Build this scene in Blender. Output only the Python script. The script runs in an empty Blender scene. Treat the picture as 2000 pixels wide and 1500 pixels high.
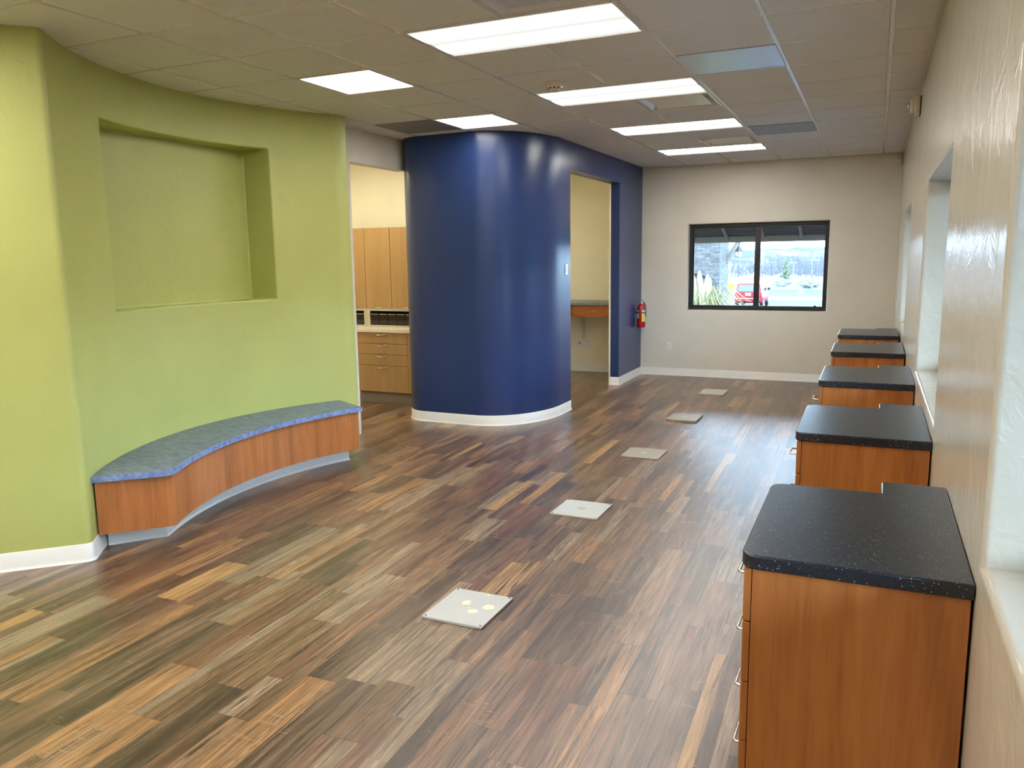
import bpy, bmesh, math, random
from mathutils import Vector, Matrix
random.seed(7)
S = bpy.context.scene
COL = S.collection
PI = math.pi

# ------------------------------------------------------------------ colours / materials
def lin(c):
    r = []
    for v in c:
        v = v / 255.0
        r.append(v / 12.92 if v <= 0.04045 else ((v + 0.055) / 1.055) ** 2.4)
    return (r[0], r[1], r[2], 1.0)

class NT:
    """small helper for node trees"""
    def __init__(self, name):
        self.m = bpy.data.materials.new(name); self.m.use_nodes = True
        self.t = self.m.node_tree; self.n = self.t.nodes; self.l = self.t.links
        self.b = self.n['Principled BSDF']; self.out = self.n['Material Output']
    def new(self, k, **kw):
        x = self.n.new(k)
        for a, v in kw.items(): setattr(x, a, v)
        return x
    def link(self, a, b): self.l.new(a, b)
    def math(self, op, a, b=None, c=None):
        x = self.new('ShaderNodeMath', operation=op)
        for i, v in enumerate((a, b, c)):
            if v is None: continue
            if isinstance(v, (int, float)): x.inputs[i].default_value = v
            else: self.link(v, x.inputs[i])
        return x.outputs[0]
    def coords(self, scale=(1, 1, 1), rot=(0, 0, 0), kind='Object'):
        tc = self.new('ShaderNodeTexCoord'); mp = self.new('ShaderNodeMapping')
        mp.inputs['Scale'].default_value = scale; mp.inputs['Rotation'].default_value = rot
        self.link(tc.outputs[kind], mp.inputs['Vector']); return mp.outputs['Vector']
    def noise(self, vec, scale, detail=4, rough=0.55, dist=0.0):
        x = self.new('ShaderNodeTexNoise'); x.inputs['Scale'].default_value = scale
        x.inputs['Detail'].default_value = detail; x.inputs['Roughness'].default_value = rough
        x.inputs['Distortion'].default_value = dist
        if vec is not None: self.link(vec, x.inputs['Vector'])
        return x.outputs['Fac']
    def ramp(self, fac, stops, interp='LINEAR'):
        x = self.new('ShaderNodeValToRGB'); x.color_ramp.interpolation = interp
        e = x.color_ramp.elements
        while len(e) < len(stops): e.new(0.5)
        for i, (p, c) in enumerate(stops):
            e[i].position = p; e[i].color = c
        self.link(fac, x.inputs[0]); return x.outputs[0]
    def mix(self, fac, a, b, blend='MIX'):
        x = self.new('ShaderNodeMix', data_type='RGBA', blend_type=blend)
        for i, v in ((0, fac), (6, a), (7, b)):
            if isinstance(v, (int, float, tuple)): x.inputs[i].default_value = v
            else: self.link(v, x.inputs[i])
        return x.outputs[2]
    def bump(self, h, strength, dist=0.01):
        x = self.new('ShaderNodeBump'); x.inputs['Strength'].default_value = strength
        x.inputs['Distance'].default_value = dist
        self.link(h, x.inputs['Height']); self.link(x.outputs[0], self.b.inputs['Normal'])
    def base(self, c):
        if isinstance(c, tuple): self.b.inputs['Base Color'].default_value = c
        else: self.link(c, self.b.inputs['Base Color'])

def flat(name, rgb, rough=0.5, metal=0.0, spec=0.5, var=0.05, vscale=6.0, bump=0.0, bscale=60, bdist=0.004, coat=0.0):
    """plain material: a touch of tonal noise and optional surface texture"""
    k = NT(name); c = lin(rgb)
    v = k.coords()
    n = k.noise(v, vscale, 3)
    a = tuple(min(1, x * (1 - var)) for x in c[:3]) + (1,); b = tuple(min(1, x * (1 + var)) for x in c[:3]) + (1,)
    k.base(k.ramp(n, [(0.3, a), (0.7, b)]))
    k.b.inputs['Roughness'].default_value = rough; k.b.inputs['Metallic'].default_value = metal
    k.b.inputs['Specular IOR Level'].default_value = spec
    if coat:
        k.b.inputs['Coat Weight'].default_value = coat; k.b.inputs['Coat Roughness'].default_value = 0.15
    if bump: k.bump(k.noise(v, bscale, 4, 0.6), bump, bdist)
    return k.m

def paint(name, rgb, rough, bump=0.25, bscale=9, fine=55):
    """rolled wall paint on trowelled drywall"""
    k = NT(name); c = lin(rgb); v = k.coords()
    n = k.noise(v, 2.0, 3)
    k.base(k.ramp(n, [(0.3, tuple(x * .96 for x in c[:3]) + (1,)), (0.7, tuple(min(1, x * 1.04) for x in c[:3]) + (1,))]))
    k.b.inputs['Roughness'].default_value = rough
    h1 = k.noise(v, bscale, 4, 0.55, 0.6); h2 = k.noise(v, fine, 2, 0.5)
    edge = k.ramp(h1, [(0.45, (0, 0, 0, 1)), (0.60, (1, 1, 1, 1))])
    h = k.math('ADD', k.math('MULTIPLY', edge, 0.8), k.math('MULTIPLY', h2, 0.5))
    k.bump(h, bump, 0.004)
    return k.m

def wood(name, dark, mid, light, rough=0.35, axis='Z', scale=1.0, seed=0.0):
    """veneer with long grain along one axis"""
    k = NT(name)
    st = {'Z': (9, 9, 0.55), 'X': (0.55, 9, 9), 'Y': (9, 0.55, 9)}[axis]
    tc = k.new('ShaderNodeTexCoord'); mp = k.new('ShaderNodeMapping')
    mp.inputs['Scale'].default_value = tuple(s * scale for s in st); mp.inputs['Location'].default_value = (seed, seed * 1.7, seed * .3)
    k.link(tc.outputs['Object'], mp.inputs['Vector']); v = mp.outputs['Vector']
    a = k.noise(v, 1.3, 5, 0.6, 0.5); b = k.noise(v, 9.0, 4, 0.6, 0.2)
    f = k.math('ADD', k.math('MULTIPLY', a, 0.72), k.math('MULTIPLY', b, 0.28))
    k.base(k.ramp(f, [(0.32, lin(dark)), (0.5, lin(mid)), (0.68, lin(light))]))
    k.b.inputs['Roughness'].default_value = rough
    k.bump(b, 0.04, 0.002)
    return k.m

def plank_floor():
    k = NT('vinyl_plank'); M = k.math
    tc = k.new('ShaderNodeTexCoord'); sp = k.new('ShaderNodeSeparateXYZ')
    mp = k.new('ShaderNodeMapping'); mp.inputs['Rotation'].default_value = (0, 0, math.radians(-1.5))
    k.link(tc.outputs['Object'], mp.inputs['Vector']); k.link(mp.outputs['Vector'], sp.inputs[0])
    X, Y = sp.outputs['X'], sp.outputs['Y']
    PW, PLN = 0.1524, 1.22
    def wn(*parts):
        c = k.new('ShaderNodeCombineXYZ')
        for i, p in enumerate(parts):
            if isinstance(p, (int, float)): c.inputs[i].default_value = p
            else: k.link(p, c.inputs[i])
        w = k.new('ShaderNodeTexWhiteNoise', noise_dimensions='3D'); k.link(c.outputs[0], w.inputs['Vector'])
        return w.outputs['Value'], w.outputs['Color']
    u = M('DIVIDE', X, PW); row = M('FLOOR', u); fu = M('FRACT', u)
    off, _ = wn(row, 3.1, 0.0)
    v = M('ADD', M('DIVIDE', Y, PLN), M('MULTIPLY', off, 5.0)); colm = M('FLOOR', v); fv = M('FRACT', v)
    h, _ = wn(row, colm, 1.7)
    # each printed plank shows one, two or three strips, cut at different lengths
    ns = M('ADD', M('FLOOR', M('MULTIPLY', h, 2.6)), 1.0)
    su = M('MULTIPLY', fu, ns); strip = M('FLOOR', su); fs = M('FRACT', su)
    cut, _ = wn(row, colm, M('ADD', strip, 9.3))
    cut = M('ADD', M('MULTIPLY', cut, 0.55), 0.22)
    part = M('GREATER_THAN', fv, cut)
    idz = M('ADD', M('MULTIPLY', strip, 2.13), M('MULTIPLY', part, 7.7))
    r1, rc = wn(row, colm, idz)
    r2, _ = wn(row, colm, M('ADD', idz, 31.7))
    stops = [(0.0, (68, 50, 38)), (0.12, (92, 68, 50)), (0.30, (108, 82, 60)), (0.46, (106, 72, 53)), (0.56, (124, 93, 70)), (0.68, (80, 60, 46)), (0.78, (148, 111, 76)), (0.87, (136, 119, 102)), (0.945, (168, 132, 84))]
    plank = k.ramp(r1, [(p, lin(c)) for p, c in stops], 'CONSTANT')
    def stretched(sx, sy, a, b, detail, rough, dist):
        cv = k.new('ShaderNodeCombineXYZ')
        k.link(M('ADD', M('MULTIPLY', X, sx), M('MULTIPLY', a, 40.0)), cv.inputs[0])
        k.link(M('ADD', M('MULTIPLY', Y, sy), M('MULTIPLY', b, 60.0)), cv.inputs[1])
        k.link(M('MULTIPLY', a, 17.0), cv.inputs[2])
        return k.noise(cv.outputs[0], 1.0, detail, rough, dist)
    g1 = stretched(48, 2.2, r1, r2, 7, 0.70, 0.9)      # fine grain
    g2 = stretched(9, 0.8, r2, r1, 3, 0.5, 0.8)        # cathedral figure
    g3 = stretched(15, 1.3, r2, r2, 5, 0.65, 0.5)      # weathered blotches along the board
    g4 = stretched(34, 1.0, r1, r1, 4, 0.60, 1.4)      # dark cracks
    rings = M('FRACT', M('MULTIPLY', g2, 15.0))
    rings = M('MULTIPLY', M('ABSOLUTE', M('SUBTRACT', rings, 0.5)), 2.0)
    ringmask = M('GREATER_THAN', r2, 0.55)
    c = k.mix(k.ramp(g3, [(0.44, (0, 0, 0, 1)), (0.66, (.5, .5, .5, 1))]), plank, lin((136, 114, 92)))
    c = k.mix(1.0, c, k.ramp(g3, [(0.30, (.62, .58, .55, 1)), (0.48, (1.0, .99, .97, 1)), (0.70, (1.25, 1.24, 1.2, 1))]), 'MULTIPLY')
    c = k.mix(1.0, c, k.ramp(g1, [(0.32, (.30, .27, .25, 1)), (0.45, (.78, .75, .71, 1)), (0.57, (1.08, 1.05, 1.0, 1)), (0.72, (1.75, 1.68, 1.56, 1))]), 'MULTIPLY')
    rg = k.ramp(rings, [(0.0, (.66, .63, .60, 1)), (0.5, (1.0, 1, 1, 1)), (1.0, (1.22, 1.2, 1.15, 1))])
    c = k.mix(M('MULTIPLY', ringmask, 0.75), c, k.mix(1.0, c, rg, 'MULTIPLY'))
    c = k.mix(k.ramp(g4, [(0.35, (.92, .92, .92, 1)), (0.43, (0, 0, 0, 1))]), c, lin((44, 33, 26)))
    # saw-cut patches across the grain
    cv3 = k.new('ShaderNodeCombineXYZ')
    k.link(M('MULTIPLY', X, 7.0), cv3.inputs[0]); k.link(M('MULTIPLY', Y, 75.0), cv3.inputs[1]); k.link(M('MULTIPLY', r2, 9.0), cv3.inputs[2])
    saw = k.noise(cv3.outputs[0], 1.0, 3, 0.6, 0.3)
    patch = k.noise(mp.outputs['Vector'], 3.4, 2, 0.5)
    sm = M('MULTIPLY', M('GREATER_THAN', patch, 0.62), M('GREATER_THAN', saw, 0.60))
    c = k.mix(M('MULTIPLY', sm, 0.55), c, lin((150, 122, 92)))
    # knots
    # seams
    def seam(f, w): return M('LESS_THAN', M('MINIMUM', f, M('SUBTRACT', 1.0, f)), w)
    sl = M('MAXIMUM', seam(fu, 0.008), seam(fv, 0.0011))
    c = k.mix(M('MULTIPLY', sl, 0.55), c, lin((34, 25, 20)))
    k.base(c)
    k.b.inputs['Roughness'].default_value = 0.40
    k.link(M('ADD', M('MULTIPLY', g1, 0.16), 0.26), k.b.inputs['Roughness'])
    k.b.inputs['Specular IOR Level'].default_value = 0.15
    k.b.inputs['Coat Weight'].default_value = 0.95; k.b.inputs['Coat IOR'].default_value = 1.60; k.b.inputs['Coat Roughness'].default_value = 0.37
    hh = M('SUBTRACT', M('ADD', M('MULTIPLY', g1, 0.6), M('MULTIPLY', rings, 0.22)), sl)
    k.bump(hh, 0.10, 0.004)
    return k.m

def counter_mat(name, rgb, speck=(190, 200, 210), rough=0.28, dens=0.80):
    k = NT(name); v = k.coords()
    vo = k.new('ShaderNodeTexVoronoi'); vo.inputs['Scale'].default_value = 210; k.link(v, vo.inputs['Vector'])
    rnd = k.new('ShaderNodeSeparateColor'); k.link(vo.outputs['Color'], rnd.inputs[0])
    sp = k.math('MULTIPLY', k.math('LESS_THAN', vo.outputs['Distance'], 0.30), k.math('GREATER_THAN', rnd.outputs[0], dens))
    n = k.noise(v, 140, 3)
    b = k.ramp(n, [(0.35, tuple(x * .6 for x in lin(rgb)[:3]) + (1,)), (0.65, tuple(x * 1.4 for x in lin(rgb)[:3]) + (1,))])
    k.base(k.mix(k.math('MULTIPLY', sp, rnd.outputs[1]), b, lin(speck)))
    k.b.inputs['Roughness'].default_value = rough
    k.bump(n, 0.03, 0.001)
    return k.m

def mottled(name, a, b, rough=0.4, scale=18, stretch=(1, 1, 1)):
    k = NT(name); v = k.coords(stretch)
    n = k.noise(v, scale, 5, 0.6, 0.4)
    k.base(k.ramp(n, [(0.35, lin(a)), (0.65, lin(b))])); k.b.inputs['Roughness'].default_value = rough
    return k.m

def emitter(name, rgb, strength, tubes=False):
    k = NT(name)
    em = k.new('ShaderNodeEmission'); em.inputs['Color'].default_value = lin(rgb)
    if tubes:
        # two lamp tubes glowing through a prismatic lens
        tc = k.new('ShaderNodeTexCoord'); sp = k.new('ShaderNodeSeparateXYZ'); k.link(tc.outputs['Object'], sp.inputs[0])
        y = sp.outputs['Y']
        g = None
        for c0 in (-0.135, 0.13):
            d = k.math('DIVIDE', k.math('SUBTRACT', y, c0), 0.070)
            e = k.math('POWER', 2.718, k.math('MULTIPLY', k.math('POWER', k.math('ABSOLUTE', d), 4.0), -1.0))
            g = e if g is None else k.math('ADD', g, e)
        ax = k.math('ABSOLUTE', sp.outputs['X'])
        endf = k.math('MINIMUM', k.math('MAXIMUM', k.math('DIVIDE', k.math('SUBTRACT', 0.60, ax), 0.12), 0.0), 1.0)
        st = k.math('ADD', k.math('MULTIPLY', k.math('MULTIPLY', g, endf), strength), 0.78)
        k.link(st, em.inputs['Strength'])
    else:
        em.inputs['Strength'].default_value = strength
    k.link(em.outputs[0], k.out.inputs['Surface'])
    return k.m

def glass_mat():
    k = NT('window_glass')
    tr = k.new('ShaderNodeBsdfTransparent'); tr.inputs[0].default_value = (0.93, 0.96, 0.96, 1)
    gl = k.new('ShaderNodeBsdfGlossy'); gl.inputs['Roughness'].default_value = 0.02
    ge = k.new('ShaderNodeNewGeometry'); vm = k.new('ShaderNodeVectorMath', operation='DOT_PRODUCT')
    k.link(ge.outputs['Normal'], vm.inputs[0]); k.link(ge.outputs['Incoming'], vm.inputs[1])
    f1 = k.math('POWER', k.math('SUBTRACT', 1.0, k.math('ABSOLUTE', vm.outputs['Value'])), 5.0)
    frs = k.math('ADD', k.math('MULTIPLY', f1, 0.93), 0.07)
    mx = k.new('ShaderNodeMixShader'); k.link(frs, mx.inputs[0]); k.link(tr.outputs[0], mx.inputs[1]); k.link(gl.outputs[0], mx.inputs[2])
    k.link(mx.outputs[0], k.out.inputs['Surface']); return k.m

LIGHT = 30.0
SKY = 22.0
M = {}
M['floor'] = plank_floor()
M['beige'] = paint('beige_paint', (222, 217, 204), 0.42, 0.07)
M['beige_gloss_dim'] = paint('beige_semigloss_paint_dim', (197, 188, 171), 0.25, 0.40, 7, 40)  # far-wall paint, darkened in colour to stand for weaker light here
M['cream'] = paint('cream_paint', (240, 233, 208), 0.45, 0.12)
M['green'] = paint('green_paint', (178, 184, 108), 0.42, 0.22)
M['blue'] = paint('blue_paint', (35, 55, 102), 0.28, 0.10, 6, 30)
M['base'] = flat('cove_base_rubber', (228, 227, 222), 0.35, var=0.02)
M['tile'] = flat('ceiling_tile', (228, 230, 230), 0.9, var=0.05, vscale=90, bump=0.5, bscale=160, bdist=0.003, spec=0.2)
M['grid'] = flat('ceiling_grid_enamel', (226, 224, 218), 0.22, var=0.01)
M['wood'] = wood('cherry_veneer', (138, 82, 40), (170, 106, 54), (190, 124, 68), 0.32)
M['wood_bench'] = wood('bench_cherry_veneer', (152, 94, 50), (178, 112, 62), (198, 132, 80), 0.35, seed=3.3)
M['wood_h'] = wood('desk_drawer_veneer', (134, 76, 34), (168, 100, 46), (188, 118, 60), 0.4, axis='X', seed=5)
M['maple'] = wood('maple_laminate', (172, 138, 88), (182, 147, 96), (192, 156, 104), 0.45, seed=1.1, scale=0.6)
M['gap_shade'] = flat('painted_gap_shade', (52, 36, 20), .8)  # carcass and apron coloured dark so front gaps read as shade
M['counter'] = counter_mat('charcoal_speckled_top', (33, 37, 44))
M['bench_top'] = mottled('bluegrey_laminate', (78, 92, 112), (118, 132, 148), 0.42, 16, (1, 2.2, 1))
M['bench_edge'] = mottled('blue_laminate_edge', (92, 112, 160), (136, 156, 200), 0.42, 28)
M['desk_top'] = mottled('desk_laminate', (104, 120, 128), (138, 150, 152), 0.35, 22)
M['white'] = flat('white_plastic', (232, 232, 228), 0.35, var=0.01)
M['offwhite'] = flat('ivory_plastic', (216, 208, 188), 0.4, var=0.02)
M['whitetop'] = flat('white_solid_top', (236, 228, 206), 0.3, var=0.02)
M['grey_frame'] = flat('pale_grey_frame', (196, 188, 170), 0.4, var=0.02)
M['greykick'] = flat('grey_kick', (150, 140, 120), 0.6, var=0.03)
M['bin'] = flat('smoked_bin', (34, 28, 22), 0.12, var=0.05)
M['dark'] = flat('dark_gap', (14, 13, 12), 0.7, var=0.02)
M['chrome'] = flat('brushed_nickel', (205, 203, 198), 0.22, metal=1.0, var=0.02)
M['steel_panel'] = flat('polished_aluminium', (188, 192, 198), 0.30, metal=0.95, var=0.03)
M['grille'] = flat('grey_grille', (150, 150, 150), 0.5, metal=0.3, var=0.05)
M['bronze'] = flat('bronze_aluminium', (30, 27, 25), 0.35, var=0.05)
M['plate'] = flat('pale_grey_plate', (188, 193, 194), 0.32, var=0.03, vscale=9)
M['plate_dull'] = flat('beige_grey_plate', (158, 152, 140), 0.4, var=0.04, vscale=9)
M['plate_pale'] = flat('light_plate', (178, 178, 172), 0.35, var=0.03)
M['glue'] = flat('dried_glue', (240, 234, 200), 0.6, var=0.05, vscale=40, bump=0.3, bscale=50)
M['screw'] = flat('dark_screw', (60, 60, 62), 0.4, metal=0.6)
M['red'] = flat('extinguisher_red', (170, 16, 14), 0.25, var=0.02, coat=0.4)
M['black'] = flat('black_rubber', (16, 16, 17), 0.4, var=0.02)
M['label_y'] = flat('yellow_label', (222, 208, 90), 0.5, var=0.08, vscale=80)
M['label_w'] = flat('pale_label', (206, 202, 192), 0.5, var=0.12, vscale=120)
M['tube_light'] = emitter('prismatic_lens_glow', (255, 251, 244), LIGHT, True)
M['led'] = emitter('flat_led_glow', (255, 252, 247), 13.0)
M['lobby_led'] = emitter('lobby_led_glow', (255, 248, 232), 26.0)
M['warm_led'] = emitter('warm_room_lamp', (255, 243, 214), 20.0)
M['warm_led_dim'] = emitter('desk_room_lamp', (255, 243, 214), 22.0)
M['glass'] = glass_mat()

# ------------------------------------------------------------------ mesh helpers
def obj(name, bm, mat, parent=None, smooth=None, bevel=0.0, seg=2, loc=None, rotz=0.0):
    me = bpy.data.meshes.new(name)
    bmesh.ops.recalc_face_normals(bm, faces=bm.faces[:])
    bm.to_mesh(me); bm.free()
    o = bpy.data.objects.new(name, me); COL.objects.link(o)
    me.materials.append(M[mat] if isinstance(mat, str) else mat)
    if parent is not None: o.parent = parent
    if loc is not None: o.location = loc
    o.rotation_euler[2] = rotz
    if bevel:
        b = o.modifiers.new('bevel', 'BEVEL'); b.width = bevel; b.segments = seg; b.limit_method = 'ANGLE'; b.angle_limit = math.radians(35)
        b.harden_normals = False
    if smooth:
        for p in me.polygons: p.use_smooth = True
        try: me.set_sharp_from_angle(angle=math.radians(smooth))
        except Exception: pass
    return o

def empty(name, loc=(0, 0, 0), rotz=0.0):
    o = bpy.data.objects.new(name, None); COL.objects.link(o)
    o.empty_display_size = 0.1; o.location = loc; o.rotation_euler = (0, 0, rotz); return o

def tag(o, label=None, cat=None, group=None, kind=None):
    if label: o['label'] = label
    if cat: o['category'] = cat
    if group: o['group'] = group
    if kind: o['kind'] = kind
    return o

def struct(o): o['kind'] = 'structure'; return o

def bx(bm, x0, x1, y0, y1, z0, z1):
    v = [bm.verts.new(p) for p in ((x0, y0, z0), (x1, y0, z0), (x1, y1, z0), (x0, y1, z0), (x0, y0, z1), (x1, y0, z1), (x1, y1, z1), (x0, y1, z1))]
    for f in ((0, 3, 2, 1), (4, 5, 6, 7), (0, 1, 5, 4), (1, 2, 6, 5), (2, 3, 7, 6), (3, 0, 4, 7)): bm.faces.new([v[i] for i in f])
    return bm

def box(x0, x1, y0, y1, z0, z1): return bx(bmesh.new(), x0, x1, y0, y1, z0, z1)

def prism(bm, pts, z0, z1):
    a = [bm.verts.new((x, y, z0)) for x, y in pts]; b = [bm.verts.new((x, y, z1)) for x, y in pts]
    bm.faces.new(a[::-1]); bm.faces.new(b); n = len(pts)
    for i in range(n): bm.faces.new((a[i], a[(i + 1) % n], b[(i + 1) % n], b[i]))
    return bm

def strip_path(path, closed=False):
    """left-hand normals of a 2-D polyline (mitred)"""
    n = len(path); out = []
    for i in range(n):
        p = Vector(path[i])
        d1 = (p - Vector(path[i - 1])).normalized() if i > 0 else None
        d2 = (Vector(path[(i + 1) % n]) - p).normalized() if i < n - 1 else None
        if d1 is None: d1 = d2
        if d2 is None: d2 = d1
        t = d1 + d2
        if t.length < 1e-6: t = d1
        t.normalize(); nn = Vector((-t.y, t.x)); c = max(0.35, nn.dot(Vector((-d1.y, d1.x))))
        out.append(nn / c)
    return out

def wall_strip(bm, path, th, z0, z1):
    """wall following a path; thickness to the LEFT of the path direction"""
    nm = strip_path(path); n = len(path)
    A = [[bm.verts.new((p[0], p[1], z)) for p in path] for z in (z0, z1)]
    B = [[bm.verts.new((p[0] + m.x * th, p[1] + m.y * th, z)) for p, m in zip(path, nm)] for z in (z0, z1)]
    for i in range(n - 1):
        bm.faces.new((A[0][i], A[0][i + 1], A[1][i + 1], A[1][i])); bm.faces.new((B[0][i + 1], B[0][i], B[1][i], B[1][i + 1]))
        bm.faces.new((A[1][i], A[1][i + 1], B[1][i + 1], B[1][i])); bm.faces.new((A[0][i + 1], A[0][i], B[0][i], B[0][i + 1]))
    for i in (0, n - 1): bm.faces.new((A[0][i], A[1][i], B[1][i], B[0][i]))
    return bm

def sweep(bm, path, prof):
    """sweep a profile [(offset to the right of the path, z)] along a 2-D path"""
    nm = strip_path(path); rings = []
    for p, m in zip(path, nm):
        rings.append([bm.verts.new((p[0] - m.x * o, p[1] - m.y * o, z)) for o, z in prof])
    k = len(prof)
    for a, b in zip(rings, rings[1:]):
        for i in range(k): bm.faces.new((a[i], a[(i + 1) % k], b[(i + 1) % k], b[i]))
    bm.faces.new(rings[0]); bm.faces.new(rings[-1][::-1])
    return bm

COVE = [(0, 0), (0.017, 0), (0.012, 0.006), (0.007, 0.018), (0.006, 0.10), (0.003, 0.104), (0, 0.104)]

def tube(bm, pts, r, n=8, taper=None):
    rings = []; m = len(pts)
    for i, p in enumerate(pts):
        p = Vector(p)
        d = (Vector(pts[min(i + 1, m - 1)]) - Vector(pts[max(i - 1, 0)])).normalized()
        up = Vector((0, 0, 1)) if abs(d.z) < 0.9 else Vector((1, 0, 0))
        a = d.cross(up).normalized(); b = d.cross(a)
        rr = r if taper is None else r + (taper - r) * i / (m - 1)
        rings.append([bm.verts.new(p + (a * math.cos(2 * PI * k / n) + b * math.sin(2 * PI * k / n)) * rr) for k in range(n)])
    for a, b in zip(rings, rings[1:]):
        for k in range(n): bm.faces.new((a[k], a[(k + 1) % n], b[(k + 1) % n], b[k]))
    bm.faces.new(rings[0][::-1]); bm.faces.new(rings[-1])
    return bm

def lathe(bm, prof, n=24, axis='Z', org=(0, 0, 0)):
    rings = []
    for r, z in prof:
        ring = []
        for k in range(n):
            a = 2 * PI * k / n; c, s = max(r, 1e-4) * math.cos(a), max(r, 1e-4) * math.sin(a)
            p = {'Z': (c, s, z), 'X': (z, c, s), 'Y': (c, z, s)}[axis]
            ring.append(bm.verts.new((p[0] + org[0], p[1] + org[1], p[2] + org[2])))
        rings.append(ring)
    for a, b in zip(rings, rings[1:]):
        for k in range(n): bm.faces.new((a[k], a[(k + 1) % n], b[(k + 1) % n], b[k]))
    bm.faces.new(rings[0][::-1]); bm.faces.new(rings[-1])
    return bm

def arc(cx, cy, rx, ry, a0, a1, n):
    return [(cx + rx * math.cos(math.radians(a0 + (a1 - a0) * i / n)), cy + ry * math.sin(math.radians(a0 + (a1 - a0) * i / n))) for i in range(n + 1)]

def copy_tree(o, parent=None):
    c = o.copy(); COL.objects.link(c); c.parent = parent
    for ch in list(o.children): copy_tree(ch, c)
    return c

# ------------------------------------------------------------------ constants (metres, camera above the origin)
EYE = 1.6866; H = 2.906
YF = 11.165                      # far wall
XB = -3.045                      # blue door wall
GX, GY, T = -1.208, 3.900, 0.6096
YR = -3.2; XL = -7.6             # walls behind the camera and at the far left
RW0, RWROT = 0.2535, 0.0018
def XR(y): return RW0 - math.tan(RWROT) * y

# ------------------------------------------------------------------ camera
cam_d = bpy.data.cameras.new('camera'); cam = bpy.data.objects.new('camera', cam_d); COL.objects.link(cam)
f_px, yaw, pitch, roll = 1548.5906, 0.4286, 0.1573, -0.0142
cam_d.sensor_width = 36.0; cam_d.sensor_fit = 'HORIZONTAL'; cam_d.lens = f_px / 2000 * 36.0
cam_d.clip_start = 0.05; cam_d.clip_end = 2000
cy, sy, cp, sp_ = math.cos(yaw), math.sin(yaw), math.cos(pitch), math.sin(pitch)
fw = Vector((-sy * cp, cy * cp, -sp_)); rt = Vector((cy, sy, 0)); up = rt.cross(fw)
r2 = rt * math.cos(roll) + up * math.sin(roll); u2 = -rt * math.sin(roll) + up * math.cos(roll)
mw = Matrix(((r2.x, u2.x, -fw.x, 0), (r2.y, u2.y, -fw.y, 0), (r2.z, u2.z, -fw.z, EYE), (0, 0, 0, 1)))
cam.matrix_world = mw
S.camera = cam

# ------------------------------------------------------------------ floor
struct(obj('floor', box(XL - .2, 0.6, YR - .2, YF + .25, -0.12, 0.0), 'floor'))

# ------------------------------------------------------------------ ceiling: lay-in tiles over an enamelled grid
def gx(i): return GX + i * T
def gy(j): return GY + j * T
LONG = [(0, 'nearest of the row'), (3, ''), (6, ''), (9, '')]
SQUARE = [(-4, 1), (-4, 4)]
skip = set()
for j, _ in LONG + [(-3, ''), (-6, ''), (-9, '')]:
    skip |= {(-2, j), (-1, j)}
EXTRA_SQ = [(-5, -4), (-7, -6), (-4, -7), (-6, -9)]
ROOM_SQ = [(-10, 5), (-7, 5), (-7, 9)]
for s in SQUARE + EXTRA_SQ + ROOM_SQ: skip.add(s)
DIFF = [(-1, -1), (-1, 4), (-1, 8)]
METAL = [(0, 2), (0, 7), (-5, 4)]
for s in DIFF + METAL: skip.add(s)
bm = bmesh.new()
g = 0.012
for i in range(-11, 3):
    for j in range(-12, 12):
        if (i, j) in skip: continue
        x0, x1, y0, y1 = gx(i) + g, gx(i + 1) - g, gy(j) + g, gy(j + 1) - g
        x1 = min(x1, XR(y0) - 0.02) if i == 2 else x1
        y1 = min(y1, YF - 0.02)
        if x1 - x0 < 0.03 or y1 - y0 < 0.03: continue
        e = 0.004
        a = [bm.verts.new(p) for p in ((x0 + e, y0 + e, H), (x1 - e, y0 + e, H), (x1 - e, y1 - e, H), (x0 + e, y1 - e, H))]
        b = [bm.verts.new(p) for p in ((x0, y0, H + .006), (x1, y0, H + .006), (x1, y1, H + .006), (x0, y1, H + .006))]
        c = [bm.verts.new(p) for p in ((x0, y0, H + .015), (x1, y0, H + .015), (x1, y1, H + .015), (x0, y1, H + .015))]
        bm.faces.new(a[::-1])
        for q in range(4):
            bm.faces.new((a[q], a[(q + 1) % 4], b[(q + 1) % 4], b[q])); bm.faces.new((b[q], b[(q + 1) % 4], c[(q + 1) % 4], c[q]))
struct(obj('ceiling', bm, 'tile'))
bm = bmesh.new()
for i in range(-11, 4):
    if gx(i) < XR(5): bx(bm, gx(i) - .0115, gx(i) + .0115, YR, YF, H + .003, H + .02)
for j in range(-12, 13):
    if YR < gy(j) < YF: bx(bm, XL, XR(gy(j)) - .002, gy(j) - .0115, gy(j) + .0115, H + .0032, H + .0198)
struct(obj('trim_1', bm, 'grid'))
struct(obj('trim_2', box(XL - .2, 0.6, YR - .2, YF + .2, H + .08, H + .12), 'tile'))      # deck above the grid
# wall angle along the right wall
bm = bmesh.new(); bx(bm, -0.024, -0.0005, YR, YF - .01, H - .002, H + .014)
struct(obj('trim_3', bm, 'offwhite', loc=(RW0, 0, 0), rotz=RWROT))

# ------------------------------------------------------------------ right wall with three deep window openings
WZ0, WZ1 = 0.985, 2.095
WIN = [(0.22, 1.985), (3.605, 5.32), (7.50, 9.02)]
TW = 0.30
bm = bmesh.new()
ys = [YR] + [v for w in WIN for v in w] + [YF + .25]
for k in range(len(ys) - 1):
    bx(bm, 0, TW, ys[k], ys[k + 1], 0, WZ0); bx(bm, 0, TW, ys[k], ys[k + 1], WZ1, H + .07)
    if k % 2 == 0: bx(bm, 0, TW, ys[k], ys[k + 1], WZ0, WZ1)
bmesh.ops.remove_doubles(bm, verts=bm.verts[:], dist=1e-5)
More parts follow.
